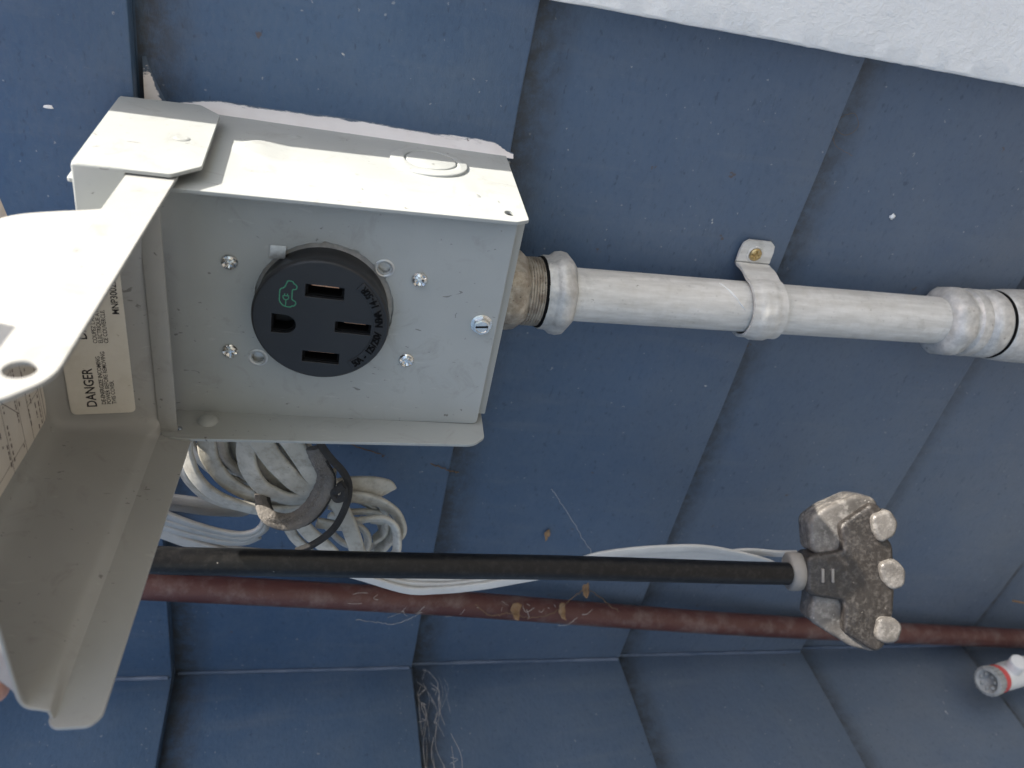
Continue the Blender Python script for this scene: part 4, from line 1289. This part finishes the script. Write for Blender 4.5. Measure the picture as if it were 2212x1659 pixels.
# hook-and-loop strap round the beige bundle
tie = empty("cord_strap", (-112, 10, -20), "fuzzy dark hook-and-loop strap wrapped round the beige cord bundle", "strap")
vp = spline(TRACE['V'], 10)
n = len(vp)
sc = [0.45 + 0.62 * math.sin(math.pi * min(1, 0.18 + 0.82 * i / (n - 1))) for i in range(n)]
sec = []
for k in range(28):
    a_ = 2 * math.pi * k / 28
    sec.append((2.0 * math.cos(a_) + 0.0, 4.4 * math.sin(a_)))
vs, fs = sweep(vp, sec, up=TOCAM, scale=sc, twist=[rad(25)] * n)
vs = [v + Vector((nz(v.x * 1.9, v.y * 1.9, v.z * 1.9), nz(v.x * 1.9, v.y * 1.9 + 7, v.z * 1.9), nz(v.x * 1.9 + 9, v.y * 1.9, v.z * 1.9))) * 0.35 for v in vs]
band = finish("strap_band", vs, fs, M['fuzz'], tie, 80)
fz = []
rr = random.Random(5)
for i in range(1500):
    p = vp[rr.randrange(6, int(n * 0.74))]
    q = p + TOCAM * rr.uniform(1.2, 2.2) + Vector((rr.uniform(-1, 1), 0, rr.uniform(-1, 1))) * 2.6
    d = Vector((rr.uniform(-1, 1), rr.uniform(-1, 1), rr.uniform(-1, 1))) * 0.9
    e = Vector((rr.uniform(-1, 1), rr.uniform(-1, 1), rr.uniform(-1, 1))).normalized() * 0.14
    fz.append(([q - d, q + d * 0.2 + TOCAM * 0.5, q + d, q + d + e, q + d * 0.2 + TOCAM * 0.5 + e, q - d + e], [[0, 1, 4, 5], [1, 2, 3, 4]]))
fo = finish("strap_fuzz", *join(fz), M['fuzz_light'], tie, 0)
fo['kind'] = 'stuff'
edge = [p + Vector((-1.2, -0.5, -3.6)) * (0.6 + 0.4 * math.sin(math.pi * i / (n - 1))) + TOCAM * 0.4 for i, p in enumerate(vp)]
finish("strap_edge", *sweep(edge[8:], flat_section(2.0, 0.7), up=TOCAM, twist=[rad(35)] * (n - 8)), M['lace'], tie, 50)

lace = empty("lace", (-120, 2, -30), "thin black ribbed lace tied past the beige cord bundle", "lace")
kp = spline(TRACE['K'], 12)
lsec = [(1.0 * math.cos(2 * math.pi * k / 24) * (1 + 0.10 * math.cos(6 * 2 * math.pi * k / 24)), 1.75 * math.sin(2 * math.pi * k / 24) * (1 + 0.10 * math.cos(6 * 2 * math.pi * k / 24))) for k in range(24)]
finish("lace_cord", *sweep(kp, lsec, up=TOCAM), M['lace'], lace, 40)
knot = [(-83, -0.5, -13), (-86, -2.5, -15.5), (-90, -3, -15), (-92, -2, -12.5), (-89.5, -1, -11), (-86, -2.8, -12), (-83.5, -2.5, -15)]
finish("lace_knot", *sweep(spline(knot, 8), lsec, up=TOCAM), M['lace'], lace, 40)

# ---- tan cable along the siding above the cover
tanc = empty("tan_cable", (-60, 88, 122), "tan cable on the siding at the photo's left edge, above the cover", "cable")
finish("cable_run", *tube([(-90, 90.5, 112), (-50, 89.5, 124.5), (-16, 88.5, 134), (8, 88, 141), (60, 88, 156), (128, 89, 178)], 3.1, 16, 8), M['tan'], tanc, 60)

# ---- capped pipe stub low by the side wall
stub = empty("pipe_stub", (-300, 27, -850), "white capped stub with a red band, low in the inside corner", "pipe stub")
sa = Vector((0.10, -0.22, 0.97)).normalized()
so_ = Vector((-296.5, 20.0, -528.0))
def kn(d, r, a):
    return r * (1 + 0.035 * math.cos(22 * a)) if r > 9.5 and d > -9 else r
kv, kf = lathe([(-9, 10.6), (-8, 11.0), (-3, 11.3), (-0.8, 11.1), (0, 10.2), (0.3, 8.8), (-0.8, 7.8), (-2.5, 6.6), (-3.4, 4.6), (-5.6, 3.4), (-6.4, 0.05)], so_, sa, 88, rfun=kn)
kv = [v + sa * (0.5 * nz(v.x * 0.55, v.y * 0.55, v.z * 0.55)) for v in kv]
cap = finish("knurled_cap", kv, kf, M['knurl'], stub, 40)
for k in range(7):
    a_ = 2 * math.pi * k / 7
    e1 = Vector((1, 0, -0.1)).normalized(); e2 = sa.cross(e1)
    c = so_ + sa * -1.4 + (e1 * math.cos(a_) + e2 * math.sin(a_)) * 5.6
    finish("cap_tooth", *crumb(c, 1.3, k * 3.0), M['knurl'], cap, 80)
finish("red_band", *lathe([(-14.5, 10.2), (-14.3, 10.9), (-9.2, 10.9), (-9.0, 10.3)], so_, sa, 56), M['red'], stub, 40)
finish("stub_body", *lathe([(-60, 10.8), (-24, 10.8), (-21, 10.4), (-14.4, 10.2)], so_, sa, 56), M['white_pl'], stub, 40)
e = so_ - sa * 60
finish("stub_pipe", *tube([tuple(e + sa * 2), tuple(e - sa * 30), (-300, 27, -640), (-300, 27, -850)], 10.2, 24, 8), M['white_pl'], stub, 60)
finish("side_port", *lathe([(0, 6.2), (14, 6.4), (15.2, 5.6), (15.4, 0.05)], so_ - sa * 27 + Vector((7, 0, 0)), Vector((0.96, -0.15, 0.25)), 40), M['white_pl'], stub, 50)

# ================================================================== the hand holding the cover up
def skin_obj(name, chains, mat, parent=None, sub=2):
    """chains: lists of (point, radius); the first point of later chains may equal a point of an earlier one"""
    verts, edges, radii, index = [], [], [], {}
    for ch in chains:
        prev = None
        for (p, r) in ch:
            key = tuple(round(c, 2) for c in p)
            if key not in index:
                index[key] = len(verts); verts.append(p); radii.append(r)
            i = index[key]
            if prev is not None and prev != i:
                edges.append((prev, i))
            prev = i
    me = bpy.data.meshes.new(name)
    me.from_pydata([Vector(v) * K for v in verts], edges, [])
    ob = bpy.data.objects.new(name, me)
    COL.objects.link(ob)
    sk = ob.modifiers.new("skin", 'SKIN'); sk.use_smooth_shade = True
    for i, r in enumerate(radii):
        rr_ = r if isinstance(r, tuple) else (r, r)
        me.skin_vertices[0].data[i].radius = (rr_[0] * K, rr_[1] * K)
    me.skin_vertices[0].data[0].use_root = True
    sb = ob.modifiers.new("subd", 'SUBSURF'); sb.levels = sub; sb.render_levels = sub
    me.materials.append(mat)
    return ob
W0 = (14, -196, 176); P0 = (6, -160, 148)
k1 = (-22, -136, 133); k2 = (-16, -118, 134); k3 = (-6, -102, 134); k4 = (4, -90, 132)
hand = skin_obj("hand", [
    [(( 34, -262, 236), 25), ((22, -226, 202), 22), (W0, (21, 17)), (P0, (24, 14)), ((-6, -132, 137), (23, 12))],
    [(P0, (24, 14)), ((-12, -142, 138), (13, 11)), (k1, 10), ((-46, -141, 124), 9), ((-62, -139, 104), 8.2), ((-66.0, -136, 86.5), 7.2), ((-66.5, -134.5, 82.5), 6.0)],
    [((-6, -132, 137), (23, 12)), (k2, 10.5), ((-46, -116, 128), 9.4), ((-66, -112, 110), 8.4), ((-68.5, -110, 92), 7.6), ((-68, -109, 87), 6.2)],
    [((-6, -132, 137), (23, 12)), (k3, 10), ((-42, -94, 128), 9.0), ((-62, -88, 114), 8.2), ((-66.5, -86, 97), 7.4), ((-66.5, -85, 92), 6.0)],
    [((-6, -132, 137), (23, 12)), (k4, 9), ((-30, -74, 126), 8.0), ((-50, -66, 117), 7.2), ((-60, -63, 104), 6.6), ((-61, -62, 100), 5.4)],
    [(P0, (24, 14)), ((28, -150, 140), 13.5), ((50, -128, 124), 11.5), ((62, -108, 108), 10.2), ((61.5, -98, 97.5), 9.0), ((60.5, -95.0, 93.5), 7.6)],
], M['skin'])
tag(hand, "bare hand gripping the raised cover at the photo's left edge", "hand")

# ================================================================== small litter
def thread(name, pts, r, mat, label, cat, per=6, jit=0.6, seed=0):
    pp_ = spline(pts, per)
    pp_ = [p + Vector((nz(i * 0.7, seed), nz(i * 0.7, seed + 4), nz(i * 0.7, seed + 8))) * jit for i, p in enumerate(pp_)]
    o = finish(name, *sweep(pp_, circle(0, 0, r, 6)), mat, None, 60)
    return tag(o, label, cat)
thread("cobweb", [(-118, 82, -12), (-128, 82, -26), (-134, 84, -38), (-138, 85, -48), (-137, 85, -56), (-141, 86, -62), (-140, 83, -70), (-143, 80, -82), (-148, 84, -90)], 0.35, M['webbrown'], "brown dusty cobweb strand on the siding right of the tied beige bundle", "cobweb", 10, 1.6, 1)
thread("cobweb", [(-8, 78, -112), (-12, 84, -128), (-14, 85, -142), (-16, 86, -165)], 0.15, M['webbrown'], "fine brown thread hanging beside the conduit connector", "cobweb", 8, 0.8, 3)
thread("cobweb", [(90, 92.6, -250), (82, 91.6, -253), (80, 91.2, -260), (85, 90.8, -264), (91, 91.2, -259), (86, 91.8, -252), (75, 91.8, -255), (70, 91, -268)], 0.11, M['webbrown'], "curled brown thread on the siding near the white trim", "cobweb", 10, 0.5, 5)

def flake(name, c, size, seed, mat, label, cat, nrm=Vector((0.3, -0.9, 0.2)), curl=0.5):
    nrm = nrm.normalized()
    e1 = nrm.cross(Vector((0, 0, 1))).normalized(); e2 = nrm.cross(e1)
    vs, fs = [], []
    na, nr = 16, 4
    for j in range(nr + 1):
        for k in range(na):
            a_ = 2 * math.pi * k / na
            rad_ = size * (j / nr) * (0.75 + 0.5 * nz(math.cos(a_) * 1.3 + seed, math.sin(a_) * 1.3))
            x, y = rad_ * math.cos(a_) * 1.6, rad_ * math.sin(a_) * 0.8
            zz_ = curl * (x * x) / size * 0.4 + 0.25 * size * nz(x * 0.5 + seed, y * 0.5)
            vs.append(Vector(c) + e1 * x + e2 * y + nrm * zz_)
    for j in range(nr):
        for k in range(na):
            k2 = (k + 1) % na
            fs.append([j * na + k, j * na + k2, (j + 1) * na + k2, (j + 1) * na + k])
    o = finish(name, vs, fs, mat, None, 70)
    sm = o.modifiers.new("thick", 'SOLIDIFY'); sm.thickness = 0.25 * K
    return tag(o, label, cat)
flake("dead_leaf", (-246.5, 60.0, -141), 5.2, 1.0, M['leaf'], "curled brown dead leaf stuck on the maroon pipe, left one of two", "leaf", Vector((0.75, -0.6, 0.1)), 0.6)
flake("dead_leaf", (-249.5, 60.5, -174), 4.4, 3.7, M['leaf'], "dry brown leaf scrap on the maroon pipe, nearer the tap", "leaf", Vector((0.75, -0.6, -0.2)), 0.8)
flake("dead_leaf", (-228, 60, -186), 4.0, 6.1, M['leaf'], "small brown leaf hanging between black cord and maroon pipe", "leaf", Vector((0.5, -0.8, 0.2)), 0.3)
flake("dead_leaf", (-202, 86, -159), 3.0, 8.4, M['leaf'], "brown dead insect-like scrap on the siding above the white cord", "leaf", Vector((0.3, -0.9, 0.1)), 0.6)
thread("cobweb", [(-240, 60, -112), (-250, 59, -124), (-246, 57, -136), (-252, 58, -150), (-247, 57, -166), (-232, 58, -178), (-224, 56, -186), (-214, 30, -196)], 0.3, M['webbrown'], "brown cobweb strung along the maroon pipe over the dead leaves", "cobweb", 10, 1.6, 11)
thread("cobweb", [(-252, 60, -36), (-258, 62, -52), (-255, 58, -60), (-250, 58, -70), (-246, 60, -78)], 0.13, M['web'], "pale cobweb on the maroon pipe under the beige bundle", "cobweb", 10, 1.2, 13)
thread("cobweb", [(-160, 84, -152), (-166, 70, -160), (-172, 50, -168), (-170, 20, -172)], 0.14, M['web'], "fine pale web strand from the siding to the white cord", "cobweb", 8, 1.0, 15)
# veil of old web along a lap of the side wall
wv_, rr = [], random.Random(21)
for i in range(46):
    y0 = rr.uniform(-10, 78); z0 = -86 - rr.random() ** 1.5 * 20
    a_ = Vector((XC + 0.5 + rr.uniform(-0.5, 2.5), y0, z0))
    b_ = a_ + Vector((rr.uniform(-1, 1), rr.uniform(-34, 6), rr.uniform(-5, 5)))
    m_ = (a_ + b_) / 2 + Vector((rr.uniform(0, 3), rr.uniform(-3, 3), rr.uniform(-4, 4)))
    wv_.append(sweep(spline([a_, m_, b_], 6), circle(0, 0, rr.uniform(0.05, 0.13), 5)))
wo = finish("cobweb_veil", *join(wv_), M['web'], None, 60)
tag(wo, "whitish veil of old cobweb along the side wall's siding lap", None, kind='stuff')
wv_ = []
for i in range(26):
    k = rr.uniform(-118, -30) if i % 2 else rr.uniform(-200, -120)
    pz = k
    px = -237.2 + (pz - 1.4) * 0.119
    a_ = Vector((px + rr.uniform(2, 9), 69 - rr.uniform(2, 8.6), pz))
    b_ = a_ + Vector((rr.uniform(-16, 4), rr.uniform(-2, 4), rr.uniform(-18, 18)))
    wv_.append(sweep(spline([a_, (a_ + b_) / 2 + Vector((rr.uniform(-2, 3), rr.uniform(-4, 0), rr.uniform(-3, 3))), b_], 6), circle(0, 0, rr.uniform(0.06, 0.18), 5)))
wo = finish("cobweb_tangle", *join(wv_), M['web'], None, 60)
tag(wo, "tangle of pale cobweb threads over the maroon pipe", None, kind='stuff')
# sprig at the right edge
sprig = empty("leaf_sprig", (-262, 60, -590), "small green and brown sprig poking in at the right edge", "plant")
finish("stem", *tube([(-262, 60, -600), (-256, 60, -585), (-250, 58, -566), (-246, 57, -552)], 0.8, 8, 6), M['leaf'], sprig, 60)
for i, (c, nn_) in enumerate((((-252, 55, -574), Vector((0.5, -0.7, 0.4))), ((-258, 55, -584), Vector((0.2, -0.8, 0.5))))):
    vs, fs = [], []
    e1 = Vector((0.5, 0.1, 0.85)).normalized(); e2 = nn_.normalized().cross(e1)
    for k in range(9):
        s = k / 8
        w_ = 3.2 * math.sin(math.pi * s) ** 0.8 + 0.1
        base = Vector(c) + e1 * (s * 16 - 8)
        vs += [base - e2 * w_ + nn_ * 0.8, base, base + e2 * w_ + nn_ * 0.8]
    for k in range(8):
        for j in range(2):
            q = k * 3 + j
            fs.append([q, q + 1, q + 4, q + 3])
    finish("leaf", vs, fs, M['sprig'], sprig, 60)
crumb_o = finish("pebble_crumb", *crumb((41.0, 88.8, -307), 1.5, 4.2, (1, 0.6, 1)), M['trim'], None, 80)
tag(crumb_o, "tiny white crumb stuck on the siding beyond the conduit strap", "crumb")
pc = finish("paint_chip", *crumb((44.5, 83.6, 112.5), 1.6, 9.2, (0.5, 0.15, 1.4)), M['smear'], None, 80)
tag(pc, "white paint chip on the siding above the cover hood", "paint chip")
